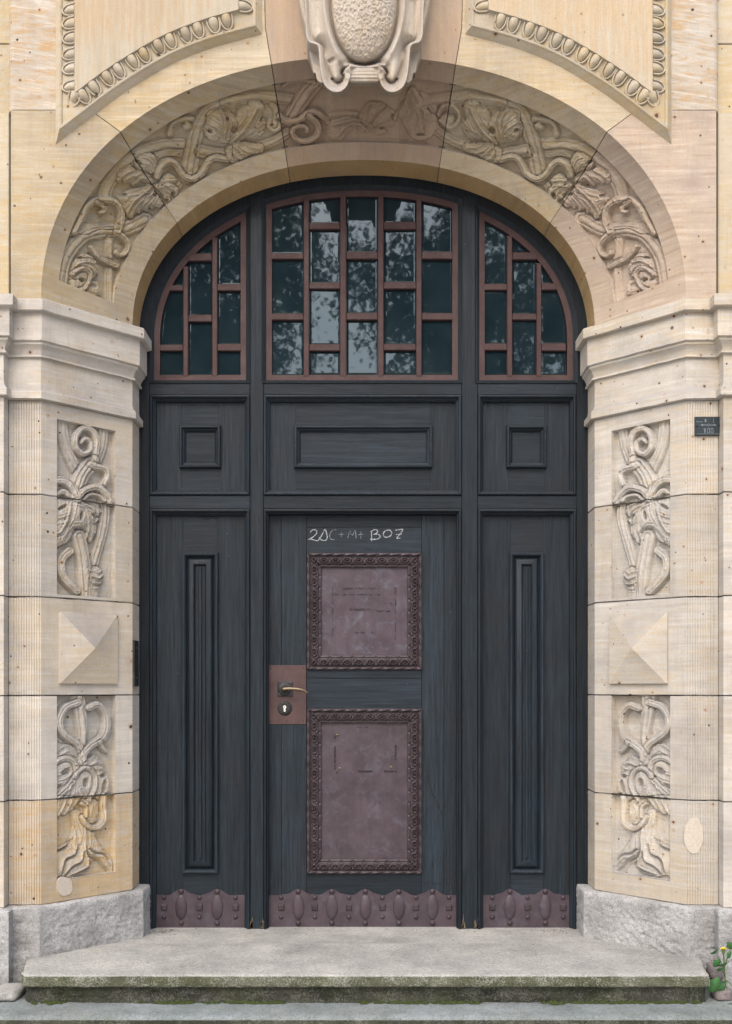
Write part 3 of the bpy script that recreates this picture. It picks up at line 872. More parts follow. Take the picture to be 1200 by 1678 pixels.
def sweep(plan, prof, step=0.04, jit=0.0012, seed=0.0, cap=True):
    """prof = [(projection, z)] from top to bottom swept along the plan"""
    rows = []
    for d, z in prof:
        q = offs(plan, d)
        # same subdivision on each row
        row = [q[0]]
        for i in range(len(plan)-1):
            n = max(1, int(math.dist(plan[i], plan[i+1])/step))
            for k in range(1, n+1):
                row.append((q[i][0]+(q[i+1][0]-q[i][0])*k/n, q[i][1]+(q[i+1][1]-q[i][1])*k/n))
        rr = []
        for x, y in row:
            j = jit*nz((x+seed, y, z), 14, 3)*1.6
            ch = nz((x*1.3+seed, y*1.3, z), 26, 2)
            j2 = -0.004*max(0, ch-0.45)/0.3 if d > 0.01 else 0
            rr.append((x, y - (j+j2*0.0), z + j*1.2 + (0.0)))
        rows.append(rr)
    c = len(rows[0])
    V = [p for r in rows for p in r]
    F = []
    for r in range(len(rows)-1):
        for k in range(c-1):
            a = r*c+k
            F.append((a, a+c, a+c+1, a+1))
    return V, F

PLAN_MAIN = [(XP, YO), (XO, YO), (XI, YI), (XI, 0.04)]
PLAN_FULL = [(-6.0, YP), (XP, YP), (XP, YO), (XO, YO), (XI, YI), (XI, 0.04)]

def splay(q, z):
    return np.stack([XO+(XI-XO)*q, YO+(YI-YO)*q, z], -1)
SPN = np.array([(YI-YO), -(XI-XO), 0.0])
SPN = SPN/np.linalg.norm(SPN)          # street-side normal of the left splay (+x, -y)

QA, QB = 0.165, 0.805
FLUTE = []
_n = 11
for k in range(_n):
    x0 = XP+0.016 + (XO-0.004-XP-0.016)*k/_n
    w = (XO-0.004-XP-0.016)/_n
    FLUTE += [(x0, YO), (x0+w*0.55, YO), (x0+w*0.78, YO+0.0036)]
BLOCK_PLAN = [(XP, YO+0.03), (XP+0.003, YO)] + FLUTE + [(XO-0.004, YO), (XO, YO), (XI, YI), (XI, 0.04)]

def make_block(zt, zb, hole, parent, mat, mirror, seed):
    """one course stone wrapping flat face, splay and reveal; hole = (z0, z1) where a carved panel is let in"""
    g = 0.0019
    zt -= g; zb += g
    c = 0.0032
    zs = [(zt, c), (zt-c, 0)] + [(zb+c, 0), (zb, c)]
    if hole:
        h0, h1 = hole
        for h in (h0, h1):
            if zb+0.008 < h < zt-0.008: zs.append((h, 0))
    zs = sorted(set(zs), key=lambda t: -t[0])
    plan = []
    kind = []
    for i in range(len(BLOCK_PLAN)-1):
        a, b = BLOCK_PLAN[i], BLOCK_PLAN[i+1]
        if a == (XO, YO):
            qs = list(np.linspace(0, QA, 3)) + list(np.linspace(QA, QB, 9))[1:] + list(np.linspace(QB, 1, 4))[1:]
            for q0, q1 in zip(qs, qs[1:]):
                plan.append((a[0]+(b[0]-a[0])*q0, a[1]+(b[1]-a[1])*q0)); kind.append(1 if q0 >= QA-1e-6 and q1 <= QB+1e-6 else 0)
        else:
            plan.append(a); kind.append(0)
    plan.append(BLOCK_PLAN[-1])
    n = len(plan)
    V, F = [], []
    for z, d in zs:
        q = offs(plan, -d)
        for (x, y) in q:
            j = (0.0022*nz((x+seed, y, z), 16, 3)+0.0035*max(0, nz((x+seed, y, z+3), 34, 2)-0.3)*(1 if z > (zt+zb)/2 else -1)*-1) if d else 0.0
            V.append((x, y, z + j))
    for r in range(len(zs)-1):
        za, zb2 = zs[r][0], zs[r+1][0]
        for k in range(n-1):
            if hole and kind[k] and (za+zb2)/2 < hole[1] and (za+zb2)/2 > hole[0]: continue
            a = r*n+k
            F.append((a, a+n, a+n+1, a+1))
    # top and bottom beds
    t0 = len(V); V += [(XP, 0.04, zt), (XP, 0.04, zb)]
    F.append(tuple([t0]+list(range(n))))
    m = (len(zs)-1)*n
    F.append(tuple([t0+1]+list(reversed(range(m, m+n)))))
    return mk('stone_block', V, F, mat, parent, mirror=mirror, ang=25)

def carve_panel(z1, z0, joints, tracer, parents, mats, mirror, seed):
    """carved let-in panel on the splay, cut at the course joints"""
    nc = 118
    zt = np.arange(z1, z0, -0.0026)
    q = np.linspace(QA, QB, nc)
    Zg, Qg = np.meshgrid(zt, q, indexing='ij')
    pos = splay(Qg, Zg)
    D = DCAM+pos[..., 1]
    PX = CX+pos[..., 0]*FPX/D
    PY = HY-(pos[..., 2]-ZC)*FPX/D
    wob = 1.2 if mirror else 0.0     # the two sides were carved by hand: slightly different
    R = Relief(PX+wob*np.sin(PY/23.0), PY+wob*np.cos(PX/17.0))
    tracer(R)
    H = R.H.reshape(R.shape)
    H = H + 0.12*soft_noise(R.shape, 8, seed) + 0.10*soft_noise(R.shape, 40, seed+1)
    H = np.clip(H, -0.35, 1.5)
    H = 0.5*H+0.5*box_blur(H, 1)
    Hm = (np.maximum(H, 0.0)-1.0)*0.034 + np.minimum(H, 0)*0.014
    e = np.minimum(np.arange(nc), np.arange(nc)[::-1])[None, :].astype(float)
    Hm = np.where(e < 1, 0.0, Hm)
    er = np.minimum(np.arange(len(zt)), np.arange(len(zt))[::-1])[:, None].astype(float)
    Hm = np.where(er < 1, 0.0, Hm)
    nrm = np.broadcast_to(SPN, pos.shape)
    cuts = [z1+1] + joints + [z0-1]
    for i in range(len(cuts)-1):
        sel = np.nonzero((zt < cuts[i]-0.0015*(i > 0)) & (zt > cuts[i+1]+0.0015*(i < len(cuts)-2)))[0]
        if len(sel) < 3: continue
        relief_mesh('foliage_carving', pos[sel], nrm[sel], Hm[sel], mats[i], parents[i], mirror)

J = [0.895, 0.4176, -0.0426, -0.531]
SHAFT_TOP, SHAFT_BOT = 1.335, -1.02
UP = (0.435, 1.262)
LP = (-0.918, -0.046)

def make_pier(mirror):
    sx = 1 if mirror else -1
    side = 'right' if mirror else 'left'
    seed = 11.3 if mirror else 2.1
    root = thing('carved_pier', (sx*1.40, -0.30, -0.13),
                 'carved sandstone pier %s' % ('right of the door, carrying the small dark enamel plaque' if mirror else 'left of the door, with an ochre lowest block and round mortar patch'),
                 'stone pier')
    edges = [SHAFT_TOP] + J + [SHAFT_BOT]
    holes = [UP, UP, None, LP, LP]
    blocks, mats = [], []
    for i in range(5):
        mt = M['pier']
        if not mirror and i == 4: mt = M['pier_ochre']
        blocks.append(make_block(Z(edges[i]), Z(edges[i+1]), (Z(holes[i][0]), Z(holes[i][1])) if holes[i] else None, root, mt, mirror, seed+i))
        mats.append(mt)
    carve_panel(Z(UP[1]), Z(UP[0]), [Z(J[0])], trace_upper_panel, blocks[0:2], mats[0:2], mirror, 5+mirror*10)
    carve_panel(Z(LP[1]), Z(LP[0]), [Z(J[3])], trace_lower_panel, blocks[3:5], mats[3:5], mirror, 7+mirror*10)
    # pyramid block on the splay
    q0, q1, z0, z1 = 0.185, 0.815, Z(0.014), Z(0.353)
    def sp(q, z, d):
        return (XO+(XI-XO)*q+SPN[0]*d, YO+(YI-YO)*q+SPN[1]*d, z)
    V, F = [], []
    for d, k in ((-0.004, 0), (0.013, 0.0), (0.016, 0.012)):
        dq = k*2
        V += [sp(q0+dq, z0+k, d), sp(q1-dq, z0+k, d), sp(q1-dq, z1-k, d), sp(q0+dq, z1-k, d)]
    V.append(sp((q0+q1)/2, (z0+z1)/2, 0.066))
    for r in range(2):
        for a in range(4):
            b = (a+1) % 4
            F.append((r*4+a, r*4+b, r*4+4+b, r*4+4+a))
    for a in range(4): F.append((8+a, 8+(a+1) % 4, 12))
    mk('pyramid_boss', V, F, M['boss'], blocks[2], mirror=mirror, ang=5)
    # outer pilaster strip
    for i in range(5):
        zt, zb = Z(edges[i])-0.0019, Z(edges[i+1])+0.0019
        V, F = sweep([(-6.0, YP), (XP, YP), (XP, YO+0.04)], [(-0.003, zt), (0, zt-0.0032), (0, zb+0.0032), (-0.003, zb)], 0.03, 0.0008, seed)
        mk('stone_block', V, F, M['pier'], root, mirror=mirror, ang=25)
    # frieze and impost cornice
    V, F = sweep(PLAN_FULL, [(0.0, Z(1.545)), (0.0, Z(1.41)), (0.004, Z(1.388)), (0.012, Z(1.378)), (0.020, Z(1.370)), (0.020, Z(1.338)), (0.002, Z(1.334)), (-0.01, Z(1.332))], 0.02, 0.0009, seed)
    mk('frieze_stone', V, F, M['pier'], root, mirror=mirror, ang=28)
    prof = [(-0.06, Z(1.787)), (0.060, Z(1.784)), (0.064, Z(1.780)), (0.064, Z(1.733)), (0.061, Z(1.730)), (0.040, Z(1.727)), (0.040, Z(1.602)), (0.037, Z(1.599)), (0.030, Z(1.598)), (0.029, Z(1.586)), (0.019, Z(1.576)), (0.010, Z(1.560)), (0.006, Z(1.542)), (0.014, Z(1.541)), (0.014, Z(1.532)), (0.000, Z(1.530)), (-0.01, Z(1.529))]
    V, F = sweep(PLAN_FULL, prof, 0.02, 0.0009, seed+3)
    mk('impost_cornice', V, F, M['pier'], root, mirror=mirror, ang=28)
    # dark joint body behind the stones
    V, F = sweep(PLAN_FULL, [(-0.012, Z(1.78)), (-0.012, Z(1.27))], 1, 0)
    V2, F2 = sweep(PLAN_FULL, [(-0.016, Z(0.43)), (-0.016, Z(-0.045))], 1, 0)
    V3, F3 = sweep(PLAN_FULL, [(-0.085, Z(1.30)), (-0.085, Z(-1.3))], 1, 0)
    mb = MB().add(V, F).add(V2, F2).add(V3, F3)
    # narrow joint strips at panel courses, left and right of the carved field
    for zj in (J[0], J[3]):
        for pl in ([(-6.0, YP), (XP, YP), (XP, YO), (XO, YO), (XO+(XI-XO)*QA, YO+(YI-YO)*QA)], [(XO+(XI-XO)*QB, YO+(YI-YO)*QB), (XI, YI), (XI, 0.04)]):
            V, F = sweep(pl, [(-0.012, Z(zj+0.02)), (-0.012, Z(zj-0.02))], 1, 0)
            mb.add(V, F)
    mb.build('mortar_joint', M['mortar'], root, mirror=mirror)
    # rough plinth, drafted top edge
    zt, zbm = Z(-1.020), -0.30
    for pl in ([(XP-0.004, YO-0.0), (XO-0.01, YO), (XI+0.01, YI), (XI+0.01, 0.04)], [(-6.0, YP), (XP-0.010, YP), (XP-0.010, YO+0.05)]):
        zs = [zt, zt, zt-0.006] + list(np.linspace(zt-0.022, zbm, 62))
        ds = [-0.05, 0.040, 0.048] + [0.050]*62
        rows = []
        q = [offs(pl, d) for d in ds]
        cols = None
        V = []
        for ri, (z, d) in enumerate(zip(zs, ds)):
            row = [q[ri][0]]
            t = [(0, 0.0)]
            for i in range(len(pl)-1):
                n = max(2, int(math.dist(pl[i], pl[i+1])/0.007))
                for k in range(1, n+1):
                    row.append((q[ri][i][0]+(q[ri][i+1][0]-q[ri][i][0])*k/n, q[ri][i][1]+(q[ri][i+1][1]-q[ri][i][1])*k/n))
                    t.append((i, k/n))
            cols = len(row)
            for (x, y), (seg, u) in zip(row, t):
                dd = 0
                if ri >= 3:
                    near_edge = min(1.0, (z0e := (zt-z))/0.05)
                    L = math.dist(pl[seg], pl[seg+1])
                    ue = min(1.0, min(u, 1-u)*L/0.035)
                    rgh = nz((x+seed, y, z*1.5), 9, 4)*0.004 + nz((x*0.8, y*0.8+seed, z*2.2), 46, 4)*0.004 - 0.010*max(0, nz((x+3, y+seed, z*1.5), 24, 3)-0.25)
                    dd = rgh*near_edge*(0.25+0.75*ue)
                else:
                    dd = nz((x+seed, y, z), 20, 3)*0.003
                dirx, diry = (SPN[0], SPN[1]) if seg == 1 and len(pl) == 4 else ((0, -1) if seg == 0 else (1, 0))
                V.append((x+dirx*dd, y+diry*dd, z + (0.004*nz((x+seed, y, 9), 9, 3) if ri < 3 else 0)))
        F = []
        for r in range(len(zs)-1):
            for k in range(cols-1):
                a = r*cols+k
                F.append((a, a+cols, a+cols+1, a+1))
        mk('plinth_stone', V, F, M['plinth'], root, mirror=mirror, ang=50)
    # mortar repair patch
    if mirror:
        c0, rx, rz, pl_y = (1137, 1370), 17, 29, YO-0.003
        pts = []
        for k in range(22):
            a = 2*math.pi*k/22
            r = 1+0.16*nz((math.cos(a)*1.5, math.sin(a)*1.5, 3.3), 1.0, 2)
            px, py = c0[0]+rx*r*math.cos(a), c0[1]-rz*r*math.sin(a)
            p = P(px, py, pl_y); pts.append((p[0], p[2]))
        mb = MB().prism(pts, pl_y, pl_y+0.01, 0.001)
        mb.build('repair_patch', M['patch'], root)
    else:
        # on the splay face, below the lower carving
        ctr = (105.5, 1452)
        V = []
        pts = []
        for k in range(22):
            a = 2*math.pi*k/22
            r = 1+0.14*nz((math.cos(a)*1.5, math.sin(a)*1.5, 7.3), 1.0, 2)
            pts.append((ctr[0]+13*r*math.cos(a), ctr[1]-16.5*r*math.sin(a)))
        for d in (0.004, -0.006):
            for px, py in pts:
                # intersect view ray with the splay plane
                k = (px-CX)/FPX
                q = (k*(DCAM+YO)-XO)/((XI-XO)-k*(YI-YO))
                y = YO+(YI-YO)*q
                z = ZC-(py-HY)/S(y)
                V.append(sp(q, z, d))
        n = 22
        F = [tuple(range(n))] + [(a, a+n, (a+1) % n+n, (a+1) % n) for a in range(n)]
        mk('repair_patch', V, F, M['patch'], root, ang=20)
    return root

# ------------------------------------------------------------------ the splayed arch
NE = 2.15
AO, BO, AI, BI, ZS = 1.503, 1.145, 1.157, 0.845, 1.79
def inv(c): return math.acos(c**(NE/2))
TK = [0, 0.207, 0.397, 0.5]
THO = [0, inv(0.754), inv(0.2854), math.pi/2]
THI = [0, inv(0.8076), inv(0.327), math.pi/2]

def curve(a, b, th, n=NE, zs=ZS):
    c, s = np.cos(th), np.sin(th)
    return -a*np.abs(c)**(2/n), zs+b*np.abs(s)**(2/n)

def arch_pts(t):
    """outer and inner curve points for t in 0..0.5 (left half), (x, zc)"""
    return curve(AO, BO, np.interp(t, TK, THO)), curve(AI, BI, np.interp(t, TK, THI))

def arch_surf(t, w):
    """t in 0..1 over both halves; returns world positions"""
    t = np.asarray(t, float); w = np.asarray(w, float)
    tm = np.minimum(t, 1-t)
    sg = np.where(t > 0.5, -1.0, 1.0)
    (xo, zo), (xi, zi) = arch_pts(tm)
    x = (xo+(xi-xo)*w)*sg
    z = zo+(zi-zo)*w
    bl = np.clip((tm-0.03)/0.13, 0, 1)
    wc = np.clip(w, 0, 1)
    g = w+0.13*np.sin(math.pi*wc**0.75)
    y = YO+(YI-YO)*(w+(g-w)*bl)
    return np.stack([x, y, z+ZC], -1)

W0 = lambda t: np.interp(np.minimum(t, 1-t), [0, 0.05, 0.12, 0.5], [0.18, 0.165, 0.15, 0.143])
W1 = lambda t: np.interp(np.minimum(t, 1-t), [0, 0.05, 0.12, 0.5], [0.79, 0.765, 0.78, 0.795])
T0C = 0.028                     # lower end of the carved band

def make_arch():
    root = thing('stone_archway', (0, -0.3, Z(1.79)), 'splayed sandstone arch over the door, carved with a leafy vine band', 'stone arch')
    gap = 0.00045
    cuts = [0, TK[1], TK[2], 1-TK[2], 1-TK[1], 1]
    mats = [M['arch'], M['arch'], M['key'], M['arch'], M['arch_pink']]
    # one relief evaluated on the whole band, then cut into five stones
    nt_, nw = 1500, 96
    t = np.linspace(T0C, 1-T0C, nt_)
    u = np.linspace(0, 1, nw)
    T, U = np.meshgrid(t, u, indexing='ij')
    Wg = W0(T)+(W1(T)-W0(T))*U
    pos = arch_surf(T, Wg)
    dt = np.gradient(pos, axis=0); dw = np.gradient(pos, axis=1)
    nrm = np.cross(dt, dw)
    nrm /= np.linalg.norm(nrm, axis=-1, keepdims=True)
    nrm *= np.where(nrm[..., 1:2] > 0, -1.0, 1.0)
    D = DCAM+pos[..., 1]
    PX = CX+pos[..., 0]*FPX/D
    PY = HY-(pos[..., 2]-ZC)*FPX/D
    left = PX < CX
    R = Relief(np.where(left, PX, 2*CX-PX)+np.where(left, 0, 1.5*np.sin(PY/19.0)), PY+np.where(left, 0, 1.5*np.cos(PX/15.0)))
    trace_arch_half(R)
    H = R.H.reshape(R.shape)
    # beside the keystone the two halves differ
    R2 = Relief(PX, PY)
    trace_arch_centre(R2)
    H2 = R2.H.reshape(R.shape)
    k = np.clip((PX-530)/12, 0, 1)*np.clip((763-PX)/10, 0, 1)
    k = np.clip(k, 0, 1)
    run = Relief(np.where(left, PX, 2*CX-PX), PY)       # the plain stalks run on behind the hanging leaf
    run.f = (380, 110, 7.5)
    run.stroke([(-60, 440), (120, 410), (280, 390), (540, 395), (780, 430), (1000, 500)], 78, 0.65, prof='rib', gr=(-42, 45))
    run.stroke([(300, 1000), (420, 960), (560, 900), (720, 790)], 70, 0.55, prof='rib', gr=(-28, 28))
    Hr = run.H.reshape(R.shape)
    H2 = np.where(PX > 655, np.maximum(H2, Hr), np.maximum(H2, 0.25))
    H = H*(1-k)+H2*k
    H += 0.12*soft_noise(R.shape, 18, 3)+0.10*soft_noise(R.shape, 90, 4)
    H = np.clip(H, -0.4, 1.5)
    H = 0.5*H+0.5*box_blur(H, 1)
    Hm = (np.maximum(H, 0.08)-1.0)*0.033 + np.minimum(H-0.08, 0)*0.012
    e = np.minimum(np.arange(nw), np.arange(nw)[::-1])[None, :]
    Hm = np.where(e < 1, 0.0, Hm)
    er = np.minimum(np.arange(nt_), np.arange(nt_)[::-1])[:, None]
    Hm = np.where(er < 1, 0.0, Hm)
    TOP = Z(5.5)
    xj1 = P(148, 180, YO); xj2 = P(435, 45, YO)
    for i in range(5):
        a = cuts[i]+(gap if i else 0); b = cuts[i+1]-(gap if i < 4 else 0)
        V, F = [], []
        ts = np.unique(np.concatenate([np.linspace(a, b, 90 if i != 2 else 80), [x for x in (T0C, 1-T0C) if a < x < b]]))
        def strip(rows):
            """rows: list of (n,3) arrays along ts"""
            n0 = len(V); c = len(rows[0])
            for r in rows: V.extend(map(tuple, r))
            for r in range(len(rows)-1):
                for q in range(c-1):
                    p = n0+r*c+q
                    F.append((p, p+c, p+c+1, p+1))
        w0, w1 = W0(ts), W1(ts)
        strip([arch_surf(ts, w0*s) for s in np.linspace(0, 1, 6)])
        strip([arch_surf(ts, w1+(1-w1)*s) for s in np.linspace(0, 1, 6)])
        for lo, hi in ((-1, T0C), (1-T0C, 2)):
            tt = ts[(ts >= lo-1e-9) & (ts <= hi+1e-9)]
            if len(tt) > 1:
                ww0, ww1 = W0(tt), W1(tt)
                strip([arch_surf(tt, ww0+(ww1-ww0)*s) for s in np.linspace(0, 1, 6)])
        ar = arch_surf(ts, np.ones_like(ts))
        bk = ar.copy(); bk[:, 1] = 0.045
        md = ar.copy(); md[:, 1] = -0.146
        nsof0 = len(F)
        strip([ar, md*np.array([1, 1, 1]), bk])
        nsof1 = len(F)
        # front face of the stone
        ou = arch_surf(ts, np.zeros_like(ts))
        g = 0.0016
        if i == 0:
            poly = [(p[0], p[2]) for p in ou] + [(xj1[0]-g, xj1[2]-g*0.5), (-1.32, Z(2.685)-g), (XP+0.012, Z(2.685)-g), (XP+0.012, ou[0][2])]
        elif i == 1:
            poly = [(p[0], p[2]) for p in ou] + [(xj2[0]-g, xj2[2]), (xj2[0]-0.06, TOP), (-1.30, TOP), (-1.30, Z(2.69)), (xj1[0]+g*0.6, xj1[2]+g)]
        elif i == 2:
            poly = [(p[0], p[2]) for p in ou] + [(-xj2[0]-g, xj2[2]), (-xj2[0]+0.06, TOP), (xj2[0]-0.06+2*g, TOP), (xj2[0]+g, xj2[2])]
        elif i == 3:
            poly = [(p[0], p[2]) for p in ou] + [(-xj1[0]-g*0.6, xj1[2]+g), (1.30, Z(2.69)), (1.30, TOP), (-xj2[0]+0.06, TOP), (-xj2[0]+g, xj2[2])]
        else:
            poly = [(p[0], p[2]) for p in ou] + [(-XP-0.012, ou[-1][2]), (-XP-0.012, Z(2.685)-g), (1.32, Z(2.685)-g), (-xj1[0]+g, xj1[2]-g*0.5)]
        n0 = len(V); n = len(poly)
        V.extend((x, YO, z) for x, z in poly)
        F.append(tuple(range(n0, n0+n)) if False else tuple(reversed(range(n0, n0+n))))
        V.extend((x, YO+0.04, z) for x, z in poly)
        m = len(ou)
        for q in range(m-1, n):      # returns into the joints only
            q2 = (q+1) % n
            F.append((n0+q, n0+q2, n0+n+q2, n0+n+q))
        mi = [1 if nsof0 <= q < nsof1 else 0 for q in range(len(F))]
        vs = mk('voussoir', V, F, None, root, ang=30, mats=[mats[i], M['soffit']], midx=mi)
        sel = np.nonzero((t > a) & (t < b))[0]
        relief_mesh('vine_carving', pos[sel], nrm[sel], Hm[sel], mats[i], vs, False)
    # joint body just behind the stones
    mb = MB()
    for x0 in (TK[1], TK[2], 1-TK[2], 1-TK[1]):
        tt = np.array([x0-0.004, x0+0.004])
        for (wa, wb) in ((-0.1, 1.0),):
            ws = np.linspace(0, 1, 30)
            V = []
            for w in ws:
                for q in tt:
                    p = arch_surf(q, w)
                    inn = 0.012 if (w < float(W0(q)) or w > float(W1(q))) else 0.034
                    V.append((p[0], p[1]+inn, p[2]+inn*0.8))
            F = [(2*r, 2*r+1, 2*r+3, 2*r+2) for r in range(29)]
            p = [arch_surf(q, 1.0) for q in tt]
            n = len(V)
            V += [(p[0][0], -0.15, p[0][2]+0.012), (p[1][0], -0.15, p[1][2]+0.012), (p[1][0], 0.045, p[1][2]+0.012), (p[0][0], 0.045, p[0][2]+0.012)]
            F.append((n, n+1, n+2, n+3))
            mb.add(V, F)
    tt = np.linspace(0.0, 1.0, 120)
    Vb, Fb = [], []
    for w, dy, dz in ((-0.06, 0.05, 0.0), (0.0, 0.05, 0.0), (0.15, 0.05, 0.012), (0.3, 0.05, 0.03), (0.5, 0.05, 0.03), (0.7, 0.05, 0.03), (0.85, 0.05, 0.03), (1.0, 0.05, 0.03), (1.0, 0.20, 0.03)):
        p = arch_surf(tt, np.full_like(tt, w))
        nx_ = np.where(p[:, 0] < 0, -1, 1)*0.02
        Vb += [tuple(q) for q in np.stack([p[:, 0]+(nx_ if w > 0 else 0), p[:, 1]+dy, p[:, 2]+dz], 1)]
    for r in range(8):
        Fb += [(r*120+q, (r+1)*120+q, (r+1)*120+q+1, r*120+q+1) for q in range(119)]
    mb.add(Vb, Fb)
    for sgn in (-1, 1):          # body behind the flat joints, following the arch edge
        tt = np.linspace(0.0, 0.47, 60)
        oc = arch_surf(tt, np.full_like(tt, -0.012))
        ring = [(sgn*p[0]*-1, YO+0.012, p[2]) for p in oc] + [(sgn*0.12, YO+0.012, TOP), (sgn*1.645, YO+0.012, TOP), (sgn*1.645, YO+0.012, oc[0][2])]
        mb.add(ring, [tuple(range(len(ring)))])
    mb.build('mortar_joint', M['mortar'], root, smooth=False)
    # upper side stones with a rounded outer arris, and the wall beyond
    for sgn in (-1, 1):
        prof = [(-1.28, YO), (-1.625, YO)] + [(-1.625-0.035*math.sin(a), YO+0.035*(1-math.cos(a))) for a in np.linspace(0.2, math.pi/2, 7)] + [(-1.66, YO+0.12)]
        V = [(x, y, z) for z in (TOP, Z(2.687)) for x, y in prof]
        n = len(prof)
        F = [(k, k+1, n+k+1, n+k) for k in range(n-1)] + [tuple(reversed(range(n, 2*n)))]
        mk('side_stone', V, F, M['side'], root, mirror=sgn > 0)
        for zb, zt in ((Z(1.786), Z(2.685)), (Z(2.69), Z(3.02)), (Z(3.024), Z(3.75)), (Z(3.754), TOP)):
            V = []
            yy = YO+0.02 if zb < Z(2.5) else YO+0.045
            MBx = MB().fbox(-6.0, XP-0.004, zb, zt, yy, yy+0.1, 0.003)
            MBx.build('wall_stone', M['wall'], root, mirror=sgn > 0)
    return root

# ------------------------------------------------------------------ raised spandrel panels with egg moulding
def path_normals(pts, closed=False):
    out = []
    n = len(pts)
    for i in range(n):
        dirs = []
        if i > 0: dirs.append((Vector(pts[i])-Vector(pts[i-1])).normalized())
        if i < n-1: dirs.append((Vector(pts[i+1])-Vector(pts[i])).normalized())
        ns = [Vector((t.y, -t.x)) for t in dirs]
        if len(ns) == 1: out.append(ns[0]); continue
        m = ns[0]+ns[1]
        out.append(m*(2/max(m.length_squared, 0.12)))
    return out

def make_spandrel(arch, mirror):
    yf = YO-0.055
    TOP = Z(5.49)
    curve_px = catmull([(122, 152), (167, 118), (213, 88), (260, 61), (303, 42), (347, 27), (391, 15)], 8)
    cpt = [(p[0], p[2]) for p in (P(x, y, yf) for x, y in curve_px)]
    path = [(cpt[0][0], TOP)] + cpt + [(cpt[-1][0], TOP)]      # down, along the arch, up: outside on the right of travel? see below
    # travel: down the outer side, right along the arch, up the inner side -> panel lies to the left, moulding to the right
    nn = path_normals(path)
    prof = [(-0.003, yf+0.0005), (0.0, yf+0.003), (0.002, yf+0.013), (0.010, yf+0.017), (0.028, yf+0.022), (0.050, yf+0.028), (0.064, yf+0.030), (0.066, yf+0.023), (0.071, yf+0.020), (0.077, yf+0.022), (0.080, yf+0.028), (0.086, yf+0.033), (0.104, YO+0.001)]
    V = []
    for d, y in prof:
        for p, n in zip(path, nn):
            V.append((p[0]+n.x*d, y, p[1]+n.y*d))
    c = len(path)
    F = []
    for r in range(len(prof)-1):
        for k in range(c-1):
            a = r*c+k
            F.append((a, a+c, a+c+1, a+1))
    pan = mk('spandrel_panel', [(x, yf, z) for x, z in path], [tuple(range(c))], M['spandrel'], arch, smooth=False, mirror=mirror)
    mo = mk('egg_moulding', V, F, M['wall'], pan, mirror=mirror, ang=40)
    # egg: u across the moulding (0 at the panel edge .. 1 at the lip), bulging forward, in a raised rim
    eggV, eggF = [], []
    mb = MB()
    nu, nv = 10, 9
    L, hw = 0.056, 0.0225
    bz = lambda u: -(0.014+0.014*u)
    for i in range(nu+1):
        u = i/nu
        wdt = hw*(1-max(0.0, (u-0.15)/0.85)**2.1)**0.62 if u > 0.15 else hw
        for j in range(nv+1):
            a = math.pi*j/nv
            eggV.append((math.cos(a)*wdt, u*L+0.002, bz(u)-0.002+0.0195*math.sin(a)*min(1, wdt/hw+0.12)*math.sin(math.pi*(0.32+0.5*u))))
    for i in range(nu):
        for j in range(nv):
            a = i*(nv+1)+j
            eggF.append((a, a+1, a+nv+2, a+nv+1))
    mb.add(eggV, eggF)
    rim = []
    for k in range(15):
        a = math.pi*k/14
        u = 0.22+0.90*math.sin(a)**0.85
        rim.append(((hw+0.0055)*math.cos(a), u*L, bz(u)+0.0045))
    rim = [(hw+0.0055, 0.003, bz(0)+0.0045)] + rim + [(-hw-0.0055, 0.003, bz(0)+0.0045)]
    mb.tube(rim, 0.0048, 6, False)
    me = bpy.data.meshes.new('egg')
    me.from_pydata(mb.V, [], mb.F)
    me.materials.append(M['wall'])
    me.polygons.foreach_set('use_smooth', [True]*len(me.polygons))
    me.update()
    def place(x, z, tx, tz):
        # tangent (tx,tz), across direction to the right of travel
        T = Vector((tx, 0, tz)).normalized()
        A = Vector((tz, 0, -tx)).normalized()
        Nf = Vector((0, -1, 0))
        pos = Vector((x, yf+0.001, z))
        if mirror:
            pos.x *= -1; T = Vector((-T.x, 0, T.z)); A = Vector((-A.x, 0, A.z)); T = -T
        from mathutils import Matrix
        R3 = Matrix((T, A, Nf)).transposed()
        if R3.determinant() < 0: R3 = Matrix((-T, A, Nf)).transposed()
        o = bpy.data.objects.new('egg', me)
        o.rotation_euler = R3.to_euler()
        o.scale = (random.uniform(0.94, 1.04), 1, random.uniform(0.92, 1.08))
        reg(o, pos, pan)
    # curved run: eggs in pairs
    L_ = [0]
    for a, b in zip(cpt, cpt[1:]): L_.append(L_[-1]+math.dist(a, b))
    tot = L_[-1]
    s = 0.028
    pitch_a, pitch_b = 0.062, 0.078
    k = 0
    while s < tot-0.02:
        i = max(0, np.searchsorted(L_, s)-1)
        f = (s-L_[i])/(L_[i+1]-L_[i])
        x = cpt[i][0]+(cpt[i+1][0]-cpt[i][0])*f; z = cpt[i][1]+(cpt[i+1][1]-cpt[i][1])*f
        place(x, z, cpt[i+1][0]-cpt[i][0], cpt[i+1][1]-cpt[i][1])
        s += pitch_a if k % 2 == 0 else pitch_b
        k += 1
    # outer upright: eggs at photo heights, continuing above the picture
    for py in (138, 108, 85, 58, 34, 12, -16, -38):
        p = P(0, py, yf)
        place(cpt[0][0], p[2], 0, -1)
    for py in (6, -20, -44):
        p = P(0, py, yf)
        place(cpt[-1][0], p[2], 0, 1)
    # corner egg pointing into the mitre
    p = P(109, 172, yf)
    d = Vector((-0.42, 0, -0.9)).normalized()
    place(cpt[0][0]+0.004, cpt[0][1]+0.010, -d.z, d.x)
    return pan

